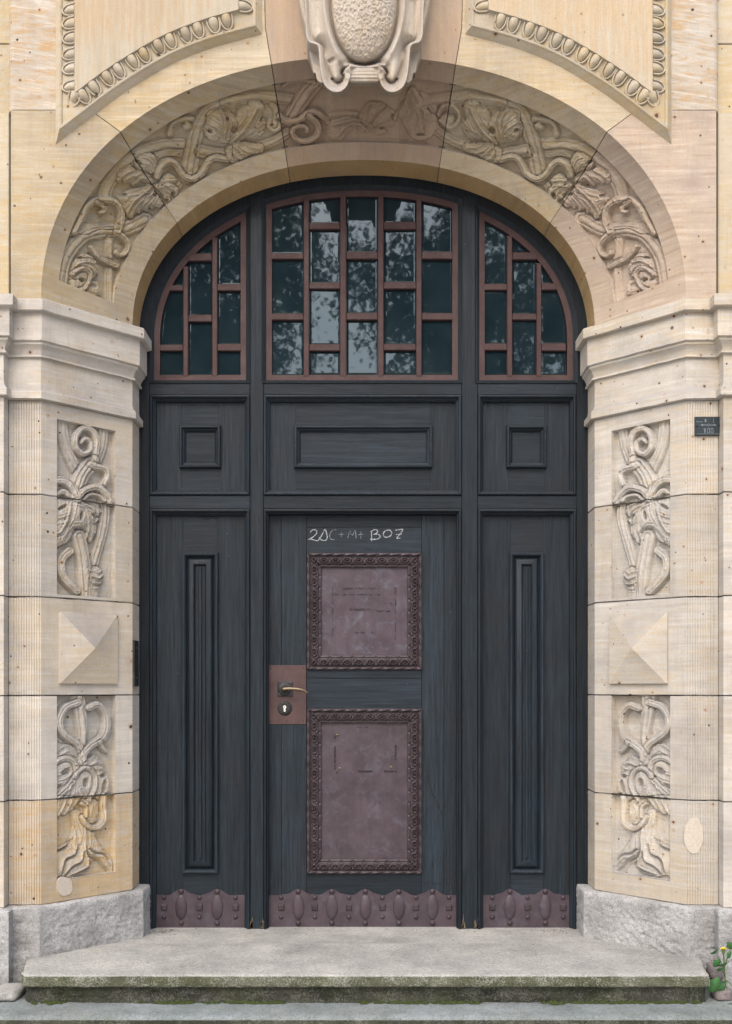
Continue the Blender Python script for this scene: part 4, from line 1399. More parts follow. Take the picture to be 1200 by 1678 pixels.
# ------------------------------------------------------------------ cartouche (console with scrolls and a pitted oval boss)
def make_cartouche():
    yb, ym = -0.33, -0.50
    # design plane
    yd = -0.66
    nx, nzv = 330, 420
    px = np.linspace(478, 718, nx)
    py = np.linspace(-150, 176, nzv)
    PXg, PYg = np.meshgrid(px, py)
    R = Relief(PXg, PYg)
    cx = 597.5
    xm = np.where(R.X > cx, 2*cx-R.X, R.X)
    # signed distance to an outline given for the left half in 5x crop coordinates (480,0)
    def sdf(pts, closed_top=True, smooth=True):
        p = np.array(pts, float)
        q = catmull(p, 5) if smooth else p
        q = np.stack([480+q[:, 0]/5, q[:, 1]/5], 1)
        full = np.vstack([q, np.stack([2*cx-q[::-1, 0], q[::-1, 1]], 1)])
        x, y = R.X, R.Y
        ins = np.zeros(x.shape, bool)
        best = np.full(x.shape, 1e9)
        n = len(full)
        for i in range(n):
            a, b = full[i], full[(i+1) % n]
            d = b-a
            l2 = d @ d
            if l2 < 1e-9: continue
            u = np.clip(((x-a[0])*d[0]+(y-a[1])*d[1])/l2, 0, 1)
            best = np.minimum(best, (x-a[0]-u*d[0])**2+(y-a[1]-u*d[1])**2)
            cnd = (a[1] > y) != (b[1] > y)
            ins ^= cnd & (x < d[0]*(y-a[1])/(d[1] if abs(d[1]) > 1e-9 else 1e-9)+a[0])
        return np.where(ins, 1, -1)*np.sqrt(best)
    sm = lambda d, w=1.2: np.clip(d/w*0.5+0.5, 0, 1)
    block = sdf([(-5, -700), (22, -200), (58, 20), (92, 150), (118, 330), (140, 480), (160, 620), (172, 600), (186, 655), (215, 685)], smooth=True)
    plate = sdf([(60, -700), (70, -200), (92, 40), (95, 180), (105, 300), (130, 350), (190, 372), (205, 410), (212, 500), (222, 600), (245, 690), (290, 745), (345, 768), (400, 760), (445, 722), (470, 670), (482, 610), (484, 560), (586, 558)])
    H = np.zeros(R.X.shape)
    H = np.maximum(H, 0.262*sm(block))
    # rounded drum between the scrolls
    yy = (R.Y-119)/27
    drum = np.where((np.abs(R.X-cx) < 24) & (np.abs(yy) < 1.2), 0.262+0.062*np.sqrt(np.clip(1-np.minimum(np.abs(yy), 1)**2, 0, 1)), 0)
    drum = drum + np.where(drum > 0, 0.0012*np.sin(R.Y*1.1), 0)
    H = np.maximum(H, np.where(sm(block) > 0.5, drum, 0))
    # plate with hollow rim
    rim = 0.335 - 0.030*np.exp(-((plate-13)/7.5)**2) - 0.006*np.clip(plate/30, 0, 1)
    rim = rim - 0.016*np.clip(1-plate/3.0, 0, 1)**2
    H = np.where(plate > -0.6, np.maximum(H, rim*sm(plate)), H)
    # scroll curls: groove spiral in each volute
    def curve_px(pts):
        q = catmull(np.array(pts, float), 8)
        return np.stack([480+q[:, 0]/5, q[:, 1]/5], 1)
    xs, ys = xm, R.Y
    def dline(q):
        best = np.full(xs.shape, 1e9)
        for a, b in zip(q, q[1:]):
            d = b-a
            u = np.clip(((xs-a[0])*d[0]+(ys-a[1])*d[1])/max(d @ d, 1e-9), 0, 1)
            best = np.minimum(best, (xs-a[0]-u*d[0])**2+(ys-a[1]-u*d[1])**2)
        return np.sqrt(best)
    g1 = dline(curve_px([(455, 540), (420, 560), (398, 600), (412, 630), (395, 665), (360, 675), (325, 650)]))
    H -= np.where(plate > 0, 0.030*np.exp(-(g1/2.4)**2), 0)
    g3 = dline(curve_px([(325, 650), (300, 600), (270, 500), (255, 420), (262, 360), (230, 320), (165, 280), (140, 200), (128, 0), (120, -300)]))
    H -= np.where(plate > 0, 0.012*np.exp(-(g3/2.0)**2), 0)
    g4 = dline(curve_px([(470, 540), (440, 545), (430, 590), (440, 640)]))
    H += np.where(plate > 0, 0.012*np.exp(-(g4/4)**2), 0)
    g5 = dline(curve_px([(370, 440), (320, 330), (290, 200), (260, 0), (240, -200)]))
    H += np.where(plate > 0, 0.010*np.exp(-(g5/6)**2), 0)
    g6 = dline(curve_px([(300, 640), (275, 540), (285, 450), (250, 330), (215, 200), (205, 0)]))
    H -= np.where(plate > 0, 0.008*np.exp(-(g6/5)**2), 0)
    # oval boss and its hollow
    ex, ey = (R.X-597)/54.0, (R.Y-2)/98.0
    r = np.sqrt(ex*ex+ey*ey)
    H -= np.where((r > 1) & (plate > 0), 0.040*np.exp(-((r-1.0)/0.085)**2), 0)
    H += np.where((r > 1.1) & (plate > 0), 0.010*np.exp(-((r-1.22)/0.06)**2), 0)
    pit = soft_noise(R.shape, 110, 9).ravel()
    pit2 = soft_noise(R.shape, 150, 19).ravel()
    boss = 0.305+0.085*np.sqrt(np.clip(1-r*r, 0, 1)) + np.where(r < 0.97, 0.0042*np.tanh(pit*2.2)+0.003*pit2, 0)
    H = np.where(r < 1, np.maximum(boss, H*0), H)
    H += 0.0025*soft_noise(R.shape, 18, 21).ravel()
    # chip
    H -= np.where(plate > 0, 0.02*np.exp(-(((R.X-543)/5.5)**2+((R.Y-98)/4.5)**2)**2), 0)
    H = box_blur(H.reshape(R.shape), 1)
    s = S(yd)
    X = (PXg-CX)/s
    Zz = ZC-(PYg-HY)/s
    V = np.stack([X, yb-H, Zz], -1).reshape(-1, 3)
    dy = np.clip(V[:, 1]+0.665, 0, 0.36)          # the console rakes back up into the arch stone
    V[:, 2] += np.where(PYg.ravel() > 60, dy*0.55*np.clip((PYg.ravel()-60)/60, 0, 1), 0)
    keep = (np.maximum(block, plate) > -2.2).reshape(R.shape)
    i = np.arange(nx*nzv).reshape(nzv, nx)
    kf = keep[:-1, :-1] & keep[1:, 1:] & keep[:-1, 1:] & keep[1:, :-1]
    bossq = (r.reshape(R.shape) < 0.985)
    bf = bossq[:-1, :-1] & bossq[1:, 1:]
    def faces(mask):
        a, b, d, e = i[:-1, :-1][mask], i[1:, :-1][mask], i[1:, 1:][mask], i[:-1, 1:][mask]
        return np.stack([a, b, d, e], 1)
    def compact(F):
        u, invx = np.unique(F.ravel(), return_inverse=True)
        return V[u], invx.reshape(F.shape)
    root = thing('keystone_cartouche', (0, -0.5, Z(2.75)), 'pale carved stone cartouche with two scrolls and a pitted oval boss on the keystone', 'cartouche')
    v, f = compact(faces(kf & ~bf))
    mk('scrolled_shield', v, f, M['cart'], root, ang=None)
    v, f = compact(faces(kf & bf))
    mk('oval_boss', v, f, M['cart'], root, ang=None)
    return root

# ------------------------------------------------------------------ timber door screen with three leaded lights
YF = 0.0                                     # front of the fixed frame

def px_box(mb, x0, x1, y0, y1, yf, yb, c=0.0015):
    """photo pixel rectangle at its own depth"""
    mb.fbox(xw(x0, yf), xw(x1, yf), zw(y1, yf), zw(y0, yf), yf, yb, c)

WA, WB = 1.0818, 0.773                      # window head curve
def head_z(a, b, x):
    x = np.minimum(np.abs(x)/a, 1)
    return ZS+b*(1-x**NE)**(1/NE)+ZC

def head_loop(a, b, xl, xr, zb, n=40):
    """CCW outline (x,z) of a light bounded by the head curve, from lower left"""
    pts = [(max(xl, -a), zb), (min(xr, a), zb)]
    # right side up to the curve, then along it to the left
    xr2, xl2 = min(xr, a), max(xl, -a)
    th = np.linspace(0, 1, n)
    th_r = math.acos(min(1, abs(xr2)/a)**(NE/2)) if xr2 > 0 else math.pi-math.acos(min(1, abs(xr2)/a)**(NE/2))
    th_l = math.acos(min(1, abs(xl2)/a)**(NE/2)) if xl2 > 0 else math.pi-math.acos(min(1, abs(xl2)/a)**(NE/2))
    for k in th:
        t = th_r+(th_l-th_r)*k
        c, s = math.cos(t), math.sin(t)
        pts.append((math.copysign(a*abs(c)**(2/NE), c), ZS+ZC+b*abs(s)**(2/NE)))
    return pts

def loop_ring(mb, outer, inner, prof_y, closed=True):
    """ring between two matched outlines; prof_y = (y_outer_back, y_outer_front, y_inner_front, y_inner_back)"""
    n = len(outer)
    V = [(x, prof_y[0], z) for x, z in outer]+[(x, prof_y[1], z) for x, z in outer]+[(x, prof_y[2], z) for x, z in inner]+[(x, prof_y[3], z) for x, z in inner]
    F = []
    for r in range(3):
        for k in range(n if closed else n-1):
            k2 = (k+1) % n
            F.append((r*n+k, r*n+k2, (r+1)*n+k2, (r+1)*n+k))
    mb.add(V, F)

def bolection(mb, x0, x1, y0, y1, yf=0.0, yin=0.030, wpx=10):
    """planted moulding round a sunk panel (photo pixels, outer edge)"""
    w = wpx/318
    mb.ring(xw(x0), xw(x1), zw(y1), zw(y0),
            [(0.0005, yf+0.004), (0.001, yf-0.002), (0.004, yf-0.0075), (0.009, yf-0.0095), (0.014, yf-0.007), (0.0165, yf-0.001), (0.0175, yf+0.004), (0.021, yf+0.006), (w-0.006, yf+0.013), (w-0.001, yf+0.016), (w, yin+0.002)])

def make_window(root, xl, xr, ytop_list, cols):
    """xl, xr: outer sash edge px; cols: [(x0, x1, [(ybottom, ytop or None)])] panes"""
    zb = zw(622)
    XL, XR = xw(xl), xw(xr)
    outer = head_loop(WA, WB, XL, XR, zb)
    rw = 0.029
    inner = head_loop(WA-rw, WB-rw, XL+rw if XL > -WA+0.02 else -WA+rw, XR-rw if XR < WA-0.02 else WA-rw, zb+rw)
    mb = MB()
    loop_ring(mb, outer, inner, (0.03, 0.012, 0.016, 0.038))
    win = mb.build('leaded_window', M['sash'], root, ang=40)
    # dark moulding planted round the sash
    out2 = head_loop(WA+0.022, WB+0.022, XL-0.022, XR+0.022, zb-0.018)
    mb = MB()
    loop_ring(mb, out2, outer, (0.02, -0.004, 0.010, 0.03))
    mb.build('sash_moulding', M['frame'], win, ang=40)
    ga, gb = WA-rw, WB-rw
    # upright bars between pane columns
    for (a0, a1, _), (b0, b1, _) in zip(cols, cols[1:]):
        xa, xb = xw(a1+0.3), xw(b0-0.3)
        za = zb+0.02
        zt = float(head_z(ga, gb, max(abs(xa), abs(xb))))+0.008
        MB().fbox(xa, xb, za, zt, 0.013, 0.040, 0.0035).build('glazing_bar', M['sash'], win, ang=20)
    for ci, (x0, x1, rows) in enumerate(cols):
        for k, (yb, yt) in enumerate(rows):
            # cross bar above this pane
            if k+1 < len(rows):
                xa, xb = xw(x0-0.4), xw(x1+0.4)
                MB().fbox(xa, xb, zw(yt)-0.001, zw(rows[k+1][0])+0.001, 0.0145, 0.040, 0.0035).build('glazing_bar', M['sash'], win, ang=20)
            xa, xb = xw(x0), xw(x1)
            z0 = zw(yb)
            ztop = zw(yt) if yt else 99
            xs = np.linspace(xb, xa, 14)
            tops = np.minimum(head_z(ga, gb, xs), ztop)
            keep = tops > z0+0.006
            xs, tops = xs[keep], tops[keep]
            if len(xs) < 3: continue
            if np.ptp(tops) < 1e-4: xs, tops = xs[[0, -1]], tops[[0, -1]]
            pts = [(xs[-1], z0), (xs[0], z0)]+list(zip(xs, tops))
            if abs(pts[1][1]-pts[2][1]) < 0.012 and len(pts) > 4: pts.pop(2)
            if abs(pts[0][1]-pts[-1][1]) < 0.012 and len(pts) > 4: pts.pop(-1)
            xc = sum(p[0] for p in pts)/len(pts); zc = sum(p[1] for p in pts)/len(pts)
            tx, tz = random.gauss(0, 0.007), random.gauss(0, 0.006)
            bw = min(0.0105, 0.22*(xb-xa))
            q = inset(pts, bw)
            g = inset(pts, -0.004)
            V = []
            for ring, y in ((g, 0.0335), (pts, 0.0335), (q, 0.0319)):
                V += [(x, y+(x-xc)*tx+(z-zc)*tz, z) for x, z in ring]
            n = len(pts)
            F = []
            for r in range(2):
                for j in range(n):
                    j2 = (j+1) % n
                    F.append((r*n+j, r*n+j2, (r+1)*n+j2, (r+1)*n+j))
            F.append(tuple(range(2*n, 3*n)))
            mk('pane', V, F, M['glass'], win, smooth=False)
    return win

def kick_plate(root, x0, x1, ovals, squares, yf, back, top=1462, bot=1521, lift=5):
    """sheet with a wavy top edge, ovals, squares and round studs (photo px)"""
    pts = []
    n = 60
    for k in range(n+1):
        x = x1+(x0-x1)*k/n
        d = min(abs(x-o) for o in ovals)
        y = top+lift-lift*2.0*math.exp(-(d/13)**2) + 1.2*math.cos(x/4.0)*math.exp(-((d-22)/7)**2)
        pts.append((xw(x, yf), zw(y, yf)))
    poly = [(xw(x0, yf), zw(bot, yf)), (xw(x1, yf), zw(bot, yf))]+pts
    pl = MB().prism(poly, yf, back).build('kick_plate', M['plate'], root, ang=20)
    ozs = 1487
    for o in ovals:
        MB().dome(xw(o, yf), zw(ozs, yf), yf+0.0005, 0.031, 0.066, 0.013, 20, 6).build('oval_boss', M['plate'], pl, ang=60)
        for yy in (1461, 1513):
            MB().dome(xw(o, yf), zw(yy, yf), yf+0.0005, 0.0145, 0.0145, 0.011, 12, 4).build('round_stud', M['orn'], pl, ang=60)
    for o in squares:
        MB().ringcap(xw(o, yf)-0.0165, xw(o, yf)+0.0165, zw(ozs, yf)-0.0165, zw(ozs, yf)+0.0165, [(0, yf+0.001), (0.001, yf-0.005), (0.005, yf-0.009)]).build('square_stud', M['orn'], pl, ang=20)
        for yy in (1471, 1503):
            MB().dome(xw(o, yf), zw(yy, yf), yf+0.0005, 0.012, 0.012, 0.010, 12, 4).build('round_stud', M['orn'], pl, ang=60)
    return pl

def make_screen():
    root = thing('timber_door_screen', (0, 0.0, 0), 'dark blue-black panelled timber screen filling the arch, with three red-brown leaded windows above', 'door screen')
    # back board and arched head
    mb = MB().prism([(-1.20, 0.02), (1.20, 0.02)]+[(x, z) for x, z in head_loop(1.19, 0.87, -1.19, 1.19, 0)[2:]], 0.062, 0.09)
    mb.build('back_board', M['black'], root, smooth=False)
    outer = head_loop(1.185, 0.862, -1.185, 1.185, zw(640))
    inner = head_loop(WA+0.020, WB+0.020, -WA-0.020, WA+0.020, zw(640))
    mb = MB(); loop_ring(mb, outer[1:], inner[1:], (0.05, 0.004, 0.000, 0.05), False)
    mb.build('arched_head', M['frame'], root, ang=40)
    # uprights
    zb = zw(1523)
    for x0, x1, zt, mat in ((218, 245, float(head_z(1.185, 0.862, xw(232)))-0.25, M['frame']), (945, 973, float(head_z(1.185, 0.862, xw(960)))-0.25, M['frame'])):
        mb = MB(); mb.fbox(xw(x0), xw(x1), zb, zt, 0.002, 0.06, 0.002)
        mb.build('frame_post', mat, root, ang=15)
    for x0, x1 in ((410, 432), (757, 783)):
        mb = MB()
        xm = xw((x0+x1)/2)
        mb.fbox(xw(x0), xw(x1), zb, float(head_z(WA+0.02, WB+0.02, xm))+0.03, 0.0, 0.06, 0.0025)
        mb.build('mullion', M['wood'], root, ang=15)
    bays = ((245, 410), (432, 757), (783, 945))
    for x0, x1 in bays:
        for y0, y1 in ((627, 647), (812, 834)):
            mb = MB(); px_box(mb, x0+0.2, x1-0.2, y0, y1, 0.0015, 0.06, 0.002)
            mb.build('rail', M['woodh'], root, ang=15)
    # upper sunk panels with a raised inner frame
    for (x0, x1), (i0, i1) in zip(bays, ((294, 362), (482, 709), (830, 896))):
        y0, y1 = 647, 812
        mb = MB(); bolection(mb, x0, x1, y0, y1)
        pn = mb.build('sunk_panel', M['wood'], root, ang=30)
        for a0, a1, b0, b1, m in ((x0+8, i0+3, y0+8, y1-8, 'wood'), (i1-3, x1-8, y0+8, y1-8, 'wood'), (i0+3, i1-3, y0+8, 700, 'woodh'), (i0+3, i1-3, 764, y1-8, 'woodh')):
            mb = MB(); px_box(mb, a0, a1, b0, b1, 0.031+random.uniform(-0.0006, 0.0006), 0.05, 0.001)
            mb.build('board', M[m], pn, ang=15)
        mb = MB().ringcap(xw(i0, .02), xw(i1, .02), zw(767, .02), zw(697, .02), [(0, 0.031), (0.001, 0.014), (0.005, 0.009), (0.012, 0.008), (0.016, 0.012), (0.019, 0.020), (0.024, 0.022), (0.031, 0.031), (0.034, 0.035)])
        mb.build('raised_moulding', M['woodh'], pn, ang=30)
    # tall side panels with a fielded centre
    for (x0, x1), (i0, i1) in zip((bays[0], bays[2]), ((298, 358), (835, 892))):
        y0, y1 = 834, 1524
        mb = MB(); bolection(mb, x0, x1, y0, y1+14)
        pn = mb.build('tall_panel', M['wood'], root, ang=30)
        for a0, a1, b0, b1, m in ((x0+8, i0+2, y0+8, y1, 'wood'), (i1-2, x1-8, y0+8, y1, 'wood'), (i0+2, i1-2, y0+8, 908, 'woodh'), (i0+2, i1-2, 1431, y1, 'woodh')):
            mb = MB(); px_box(mb, a0, a1, b0, b1, 0.031+random.uniform(-0.0006, 0.0006), 0.05, 0.001)
            mb.build('board', M[m], pn, ang=15)
        X0, X1, Z0, Z1 = xw(i0, .02), xw(i1, .02), zw(1432, .02), zw(905, .02)
        mb = MB().ringcap(X0, X1, Z0, Z1, [(0, 0.031), (0.001, 0.015), (0.006, 0.010), (0.013, 0.010), (0.018, 0.014), (0.022, 0.024), (0.024, 0.040)])
        mb.build('raised_moulding', M['wood'], pn, ang=30)
        mb = MB().ringcap(X0+0.028, X1-0.028, Z0+0.028, Z1-0.028, [(0, 0.040), (0, 0.034), (0.006, 0.024), (0.014, 0.018), (0.026, 0.0145), (0.030, 0.013), (0.034, 0.0125), (0.038, 0.020), (0.042, 0.027)])
        f = mb.build('fielded_centre', M['wood'], pn, ang=24)
        xm = (X0+X1)/2
        mb = MB().fbox(xm-0.0085, xm+0.0085, Z0+0.078, Z1-0.078, 0.016, 0.030, 0.005)
        mb.build('bead_strip', M['wood'], pn, ang=20)
    # door surround moulding
    mb = MB(); bolection(mb, 432, 757, 834, 1540, 0.0, 0.062, 8)
    mb.build('door_rebate', M['frame'], root, ang=30)
    kick_plate(root, 252, 403, (297, 356), (269, 327, 386), 0.0275, 0.033)
    kick_plate(root, 789, 942, (836, 894), (807, 865, 923), 0.0275, 0.033)
    # peeled paint: dark bare patches and pale raw wood at the feet
    fl = MB()
    rs = random.Random(3)
    for k in range(26):
        cy = 1402+62*(k/25.0)**0.9; w = rs.uniform(1.0, 5.0)*(1.2 if 4 < k < 18 else 0.5); h = rs.uniform(3, 9)
        cx = 933+rs.uniform(-3, 2)
        a = [(cx+w*math.cos(t)*rs.uniform(.6, 1.2), cy+h*math.sin(t)*rs.uniform(.6, 1.2)) for t in np.linspace(0, 2*math.pi, 8, endpoint=False)]
        fl.add([(xw(x, .03), 0.0296-k*0.00002, zw(y, .03)) for x, y in a], [tuple(range(8))])
    tag(fl.build('bare_patch', M['black'], root, smooth=False), kind='stuff')
    fl = MB()
    for cx in (412, 430, 760, 781, 949, 246):
        for k in range(11):
            x = cx+rs.uniform(-3, 3); y1 = 1522-rs.uniform(0, 4); h = rs.uniform(3, 26)*rs.random(); w = rs.uniform(0.5, 1.8)
            fl.add([(xw(x-w), -0.0012, zw(y1)), (xw(x+w), -0.0012, zw(y1)), (xw(x+w*.3), -0.0012, zw(y1-h)), (xw(x-w*.5), -0.0012, zw(y1-h*.8))], [(0, 1, 2, 3)])
    tag(fl.build('raw_wood_chips', M['rawwood'], root, smooth=False), kind='stuff')
    # windows
    C = [(443.5, 497, [(613, 522), (512, 422), (412, None)]),
         (507, 557, [(611, 573), (562, 471), (461, 373), (362, None)]),
         (568, 619, [(611, 522), (511, 422), (410, None)]),
         (629.5, 682, [(611, 572), (562, 471), (460, 373), (361, None)]),
         (692, 742.5, [(611, 522), (511, 422), (410, None)])]
    Lc = [(261, 299, [(613, 573), (563, 474), (465, None)]),
          (308, 346.5, [(613, 525), (514, 425), (413, None)]),
          (356, 394.5, [(613, 573), (562, 474), (463, None)])]
    Rc = [(792.5, 831.5, [(612, 572), (561, 473), (463, None)]),
          (841, 880, [(612, 522), (512, 423), (411, None)]),
          (889, 929, [(612, 573), (561, 473), (462, None)])]
    make_window(root, 250, 403, None, Lc)
    make_window(root, 436, 751, None, C)
    make_window(root, 786, 942, None, Rc)
    return root

# ------------------------------------------------------------------ door leaf
YD = 0.048
def ornament_frame(root, x0, x1, y0, y1):
    """cast ornamental frame round a sunk plate; photo px at the door face"""
    X0, X1, Z0, Z1 = xw(x0, YD), xw(x1, YD), zw(y1, YD), zw(y0, YD)
    Wd = 0.0765                              # frame width
    nv = 40
    v = np.linspace(0, Wd, nv)
    def height(s, v, L):
        u = v/Wd
        h = np.zeros_like(s+v)
        s = s+0*v; v = v+0*s; u = v/Wd
        # outer rope band
        rope = (u < 0.23)
        h = np.where(rope, 0.006+0.009*np.sqrt(np.clip(1-((u-0.115)/0.115)**2, 0, 1))+0.003*np.sin(2*math.pi*(s/0.058)+u*16)*np.clip(1-((u-0.115)/0.115)**2, 0, 1), h)
        # sunk line
        h = np.where((u >= 0.23) & (u < 0.31), 0.0015, h)
        # leaf scroll band
        k = (u >= 0.31) & (u < 0.80)
        vv = (u-0.555)/0.245
        np_ = max(2, round(L/0.060))
        ph = (s/L*np_) % 1.0-0.5
        base = 0.008+0.012*np.sqrt(np.clip(1-vv**2, 0, 1))
        r = np.sqrt((ph*2.1)**2+(vv+0.15)**2)
        scroll = 0.0075*np.sin(r*10.5+1.0)*np.exp(-(r*0.9)**2)
        bead = 0.006*np.exp(-((ph/0.10)**2+((vv+0.35)/0.3)**2))
        fan = 0.004*np.cos(np.arctan2(vv+1.0, (np.abs(ph)-0.5)*2.0)*9)*np.clip(np.abs(ph)*2.4-0.3, 0, 1)
        h = np.where(k, base+scroll+bead+fan, h)
        # inner bead and step
        pb = (s/L*np_+0.5) % 1.0-0.5
        h = np.where((u >= 0.80) & (u < 0.83), 0.003, h)
        h = np.where((u >= 0.83) & (u < 0.93), 0.009-0.005*np.exp(-(pb/0.09)**2), h)
        h = np.where(u >= 0.93, 0.006, h)
        return h
    V, F = [], []
    sides = [((X0, Z1), (1, 0), (0, -1), X1-X0), ((X1, Z1), (0, -1), (-1, 0), Z1-Z0), ((X1, Z0), (-1, 0), (0, 1), X1-X0), ((X0, Z0), (0, 1), (1, 0), Z1-Z0)]
    for (cx, cz), d, n, L in sides:
        ns = int(L/0.0028)
        s = np.linspace(0, 1, ns)[None, :]
        vv = v[:, None]
        sl = vv+(L-2*vv)*s                   # mitred run
        h = height(sl, vv, L)
        e = np.minimum(sl-vv, L-vv-sl)
        # corner leaf
        h = h*np.clip(e/0.004+0.6, 0, 1)
        X = cx+d[0]*sl+n[0]*vv; Zz = cz+d[1]*sl+n[1]*vv
        h[0, :] = -0.002
        h[-1, :] = -0.004
        base = len(V)
        V += list(zip(X.ravel(), (YD-h).ravel(), Zz.ravel()))
        i = np.arange(nv*ns).reshape(nv, ns)
        q = np.stack([i[:-1, :-1], i[1:, :-1], i[1:, 1:], i[:-1, 1:]], -1).reshape(-1, 4)+base
        F += [tuple(f) for f in q]
    fr = mk('ornamental_frame', V, F, M['orn'], root, ang=None)
    return fr, (X0+Wd, X1-Wd, Z0+Wd, Z1-Wd)

CHALK = [
    (1, [[(296, 142), (303, 132), (314, 127), (328, 130), (331, 143), (322, 157), (304, 171), (284, 181), (298, 178), (316, 183), (334, 188)]]),
    (1, [[(336, 188), (350, 172), (364, 146), (376, 125), (384, 145), (388, 172), (377, 186), (356, 182), (342, 166)]]),
    (0, [[(440, 128), (420, 129), (405, 146), (401, 165), (410, 179), (428, 181)], [(455, 153), (479, 153)], [(467, 142), (466, 165)]]),
    (0, [[(500, 174), (512, 135), (525, 158), (541, 132), (546, 181)], [(558, 155), (583, 152)], [(571, 137), (572, 176)]]),
    (1, [[(630, 135), (631, 190)], [(624, 139), (648, 126), (664, 134), (656, 147), (640, 152), (666, 152), (678, 164), (662, 178), (622, 179)]]),
    (1, [[(716, 129), (700, 138), (694, 155), (706, 168), (730, 163), (741, 145), (729, 129), (712, 131)]]),
    (1, [[(760, 130), (782, 127), (801, 126), (786, 150), (768, 174), (788, 172)], [(764, 153), (796, 150)]]),
]

def make_door():
    root = thing('wooden_door', (0, YD, 0), 'dark blue wooden door leaf with two framed brown plates, a lever handle and chalked 20C+M+B07', 'door')
    # boards and rails
    for a0, a1, b0, b1, m in ((437, 461, 838, 1523, 'wood'), (461.4, 502.6, 838, 1523, 'wood'), (691.5, 727.6, 838, 1523, 'wood'), (728, 755, 838, 1523, 'wood'),
                              (503, 691, 838, 863.6, 'woodh'), (503, 691, 864, 912, 'woodh'), (503, 691, 1090, 1111.6, 'woodh'), (503, 691, 1112, 1170, 'woodh'),
                              (503, 691, 1425, 1523, 'woodh')):
        mb = MB(); px_box(mb, a0, a1, b0, b1, YD+random.uniform(-0.0007, 0.0007), YD+0.04, 0.0009)
        mb.build('board', M[m], root, ang=15)
    for (y0, y1) in ((906, 1098), (1161, 1432)):
        fr, (X0, X1, Z0, Z1) = ornament_frame(root, 503, 692, y0, y1)
        # sunk sheet with slight dents
        n = 26
        V = []
        for r in range(n+1):
            for c in range(n+1):
                x = X0-0.003+(X1-X0+0.006)*c/n; z = Z0-0.003+(Z1-Z0+0.006)*r/n
                V.append((x, YD+0.006+0.0030*nz((x, 0.3, z), 7, 3), z))
        F = [(r*(n+1)+c, r*(n+1)+c+1, (r+1)*(n+1)+c+1, (r+1)*(n+1)+c) for r in range(n) for c in range(n)]
        sh = mk('metal_sheet', V, F, M['sheet'] if y0 < 1000 else M['plate'], root, ang=None)
        # traces of removed notices: tape strips and rust marks
        if True:
          if y0 > 1100:
            marks = [(548.5, 1206, 2.4, 9), (549, 1232, 2.4, 20), (549, 1253, 2.6, 20), (551, 1266, 6, 2.6), (599, 1264, 24, 2.4), (640, 1264, 21, 2.6), (648.5, 1233, 2.2, 24), (594, 1192, 19, 1.6)]
          else:
            marks = [(592, 964, 60, 1.4), (592, 998, 38, 2.2), (628, 1001, 22, 1.6), (640, 988, 20, 1.2), (598, 1036, 40, 2.0), (545, 1000, 1.4, 85), (648, 1005, 1.4, 86), (590, 974, 85, 1.2)]
        mb = MB()
        for mx, my, w, h in marks:
            n = max(2, int(max(w, h)/2.2))
            for k in range(n):
                if random.random() < (0.12 if y0 > 1100 else 0.4): continue
                f0, f1 = k/n-0.5, (k+1)/n-0.5
                e = random.uniform(0.6, 1.25)
                if w > h: px_box(mb, mx+w*f0, mx+w*f1, my-h/2*e+random.uniform(-.4, .4), my+h/2*e, YD+0.0022, YD+0.008, 0.0003)
                else: px_box(mb, mx-w/2*e, mx+w/2*e+random.uniform(-.4, .4), my+h*f0, my+h*f1, YD+0.0022, YD+0.008, 0.0003)
        mb.build('tape_residue', M['tape'] if y0 > 1100 else M['ghost'], sh, ang=15)
        if y0 > 1100:
            for mx, my in ((557, 1259), (641, 1257), (553, 1204)):
                MB().dome(xw(mx, YD), zw(my, YD), YD+0.004, 0.007, 0.006, 0.005, 8, 3).build('glue_blob', M['glue'], sh)
    kick_plate(root, 439, 752, (489, 544, 599, 654, 709), (461, 516, 572, 627, 682, 736), YD-0.004, YD+0.01)
    fl = MB()
    rs = random.Random(8)
    q = catmull(np.array([(702, 1262), (702.5, 1280), (707, 1296), (713, 1308), (719, 1322), (726, 1338)], float), 6)
    for k, (a, b) in enumerate(zip(q, q[1:])):
        if rs.random() < 0.18: continue
        w = rs.uniform(0.5, 2.0)*(1.3 if k < 12 else 0.8)
        fl.add([(xw(a[0]-w, YD), YD-0.0012, zw(a[1], YD)), (xw(b[0]-w, YD), YD-0.0012, zw(b[1], YD)), (xw(b[0]+w, YD), YD-0.0012, zw(b[1]-1, YD)), (xw(a[0]+w, YD), YD-0.0012, zw(a[1]-1, YD))], [(0, 1, 2, 3)])
    for k in range(16):
        x, y = rs.uniform(505, 740), rs.uniform(1436, 1460)
        w, h = rs.uniform(2, 12), rs.uniform(0.4, 1.1)
        fl.add([(xw(x-w, YD), YD-0.0012, zw(y+h, YD)), (xw(x+w, YD), YD-0.0012, zw(y+h*.4, YD)), (xw(x+w, YD), YD-0.0012, zw(y-h*.5, YD)), (xw(x-w*.7, YD), YD-0.0012, zw(y-h, YD))], [(0, 1, 2, 3)])
    tag(fl.build('scratch', M['black'], root, smooth=False), kind='stuff')
    # lock plate
    mb = MB(); px_box(mb, 439, 502, 1090, 1187, YD-0.0035, YD+0.01, 0.001)
    lp = mb.build('lock_plate', M['plate2'], root, ang=15)
    for sx, sy in ((443, 1095), (497, 1095), (443, 1182), (497, 1182), (470, 1182)):
        MB().dome(xw(sx, YD), zw(sy, YD), YD-0.0030, 0.0045, 0.0045, 0.002, 8, 2).build('screw', M['iron'], lp)
    x, z = xw(467.5, YD), zw(1129, YD)
    MB().ringcap(x-0.040, x+0.040, z-0.039, z+0.039, [(0, YD-0.003), (0.001, YD-0.009), (0.006, YD-0.012)]).build('handle_rose', M['iron'], lp, ang=20)
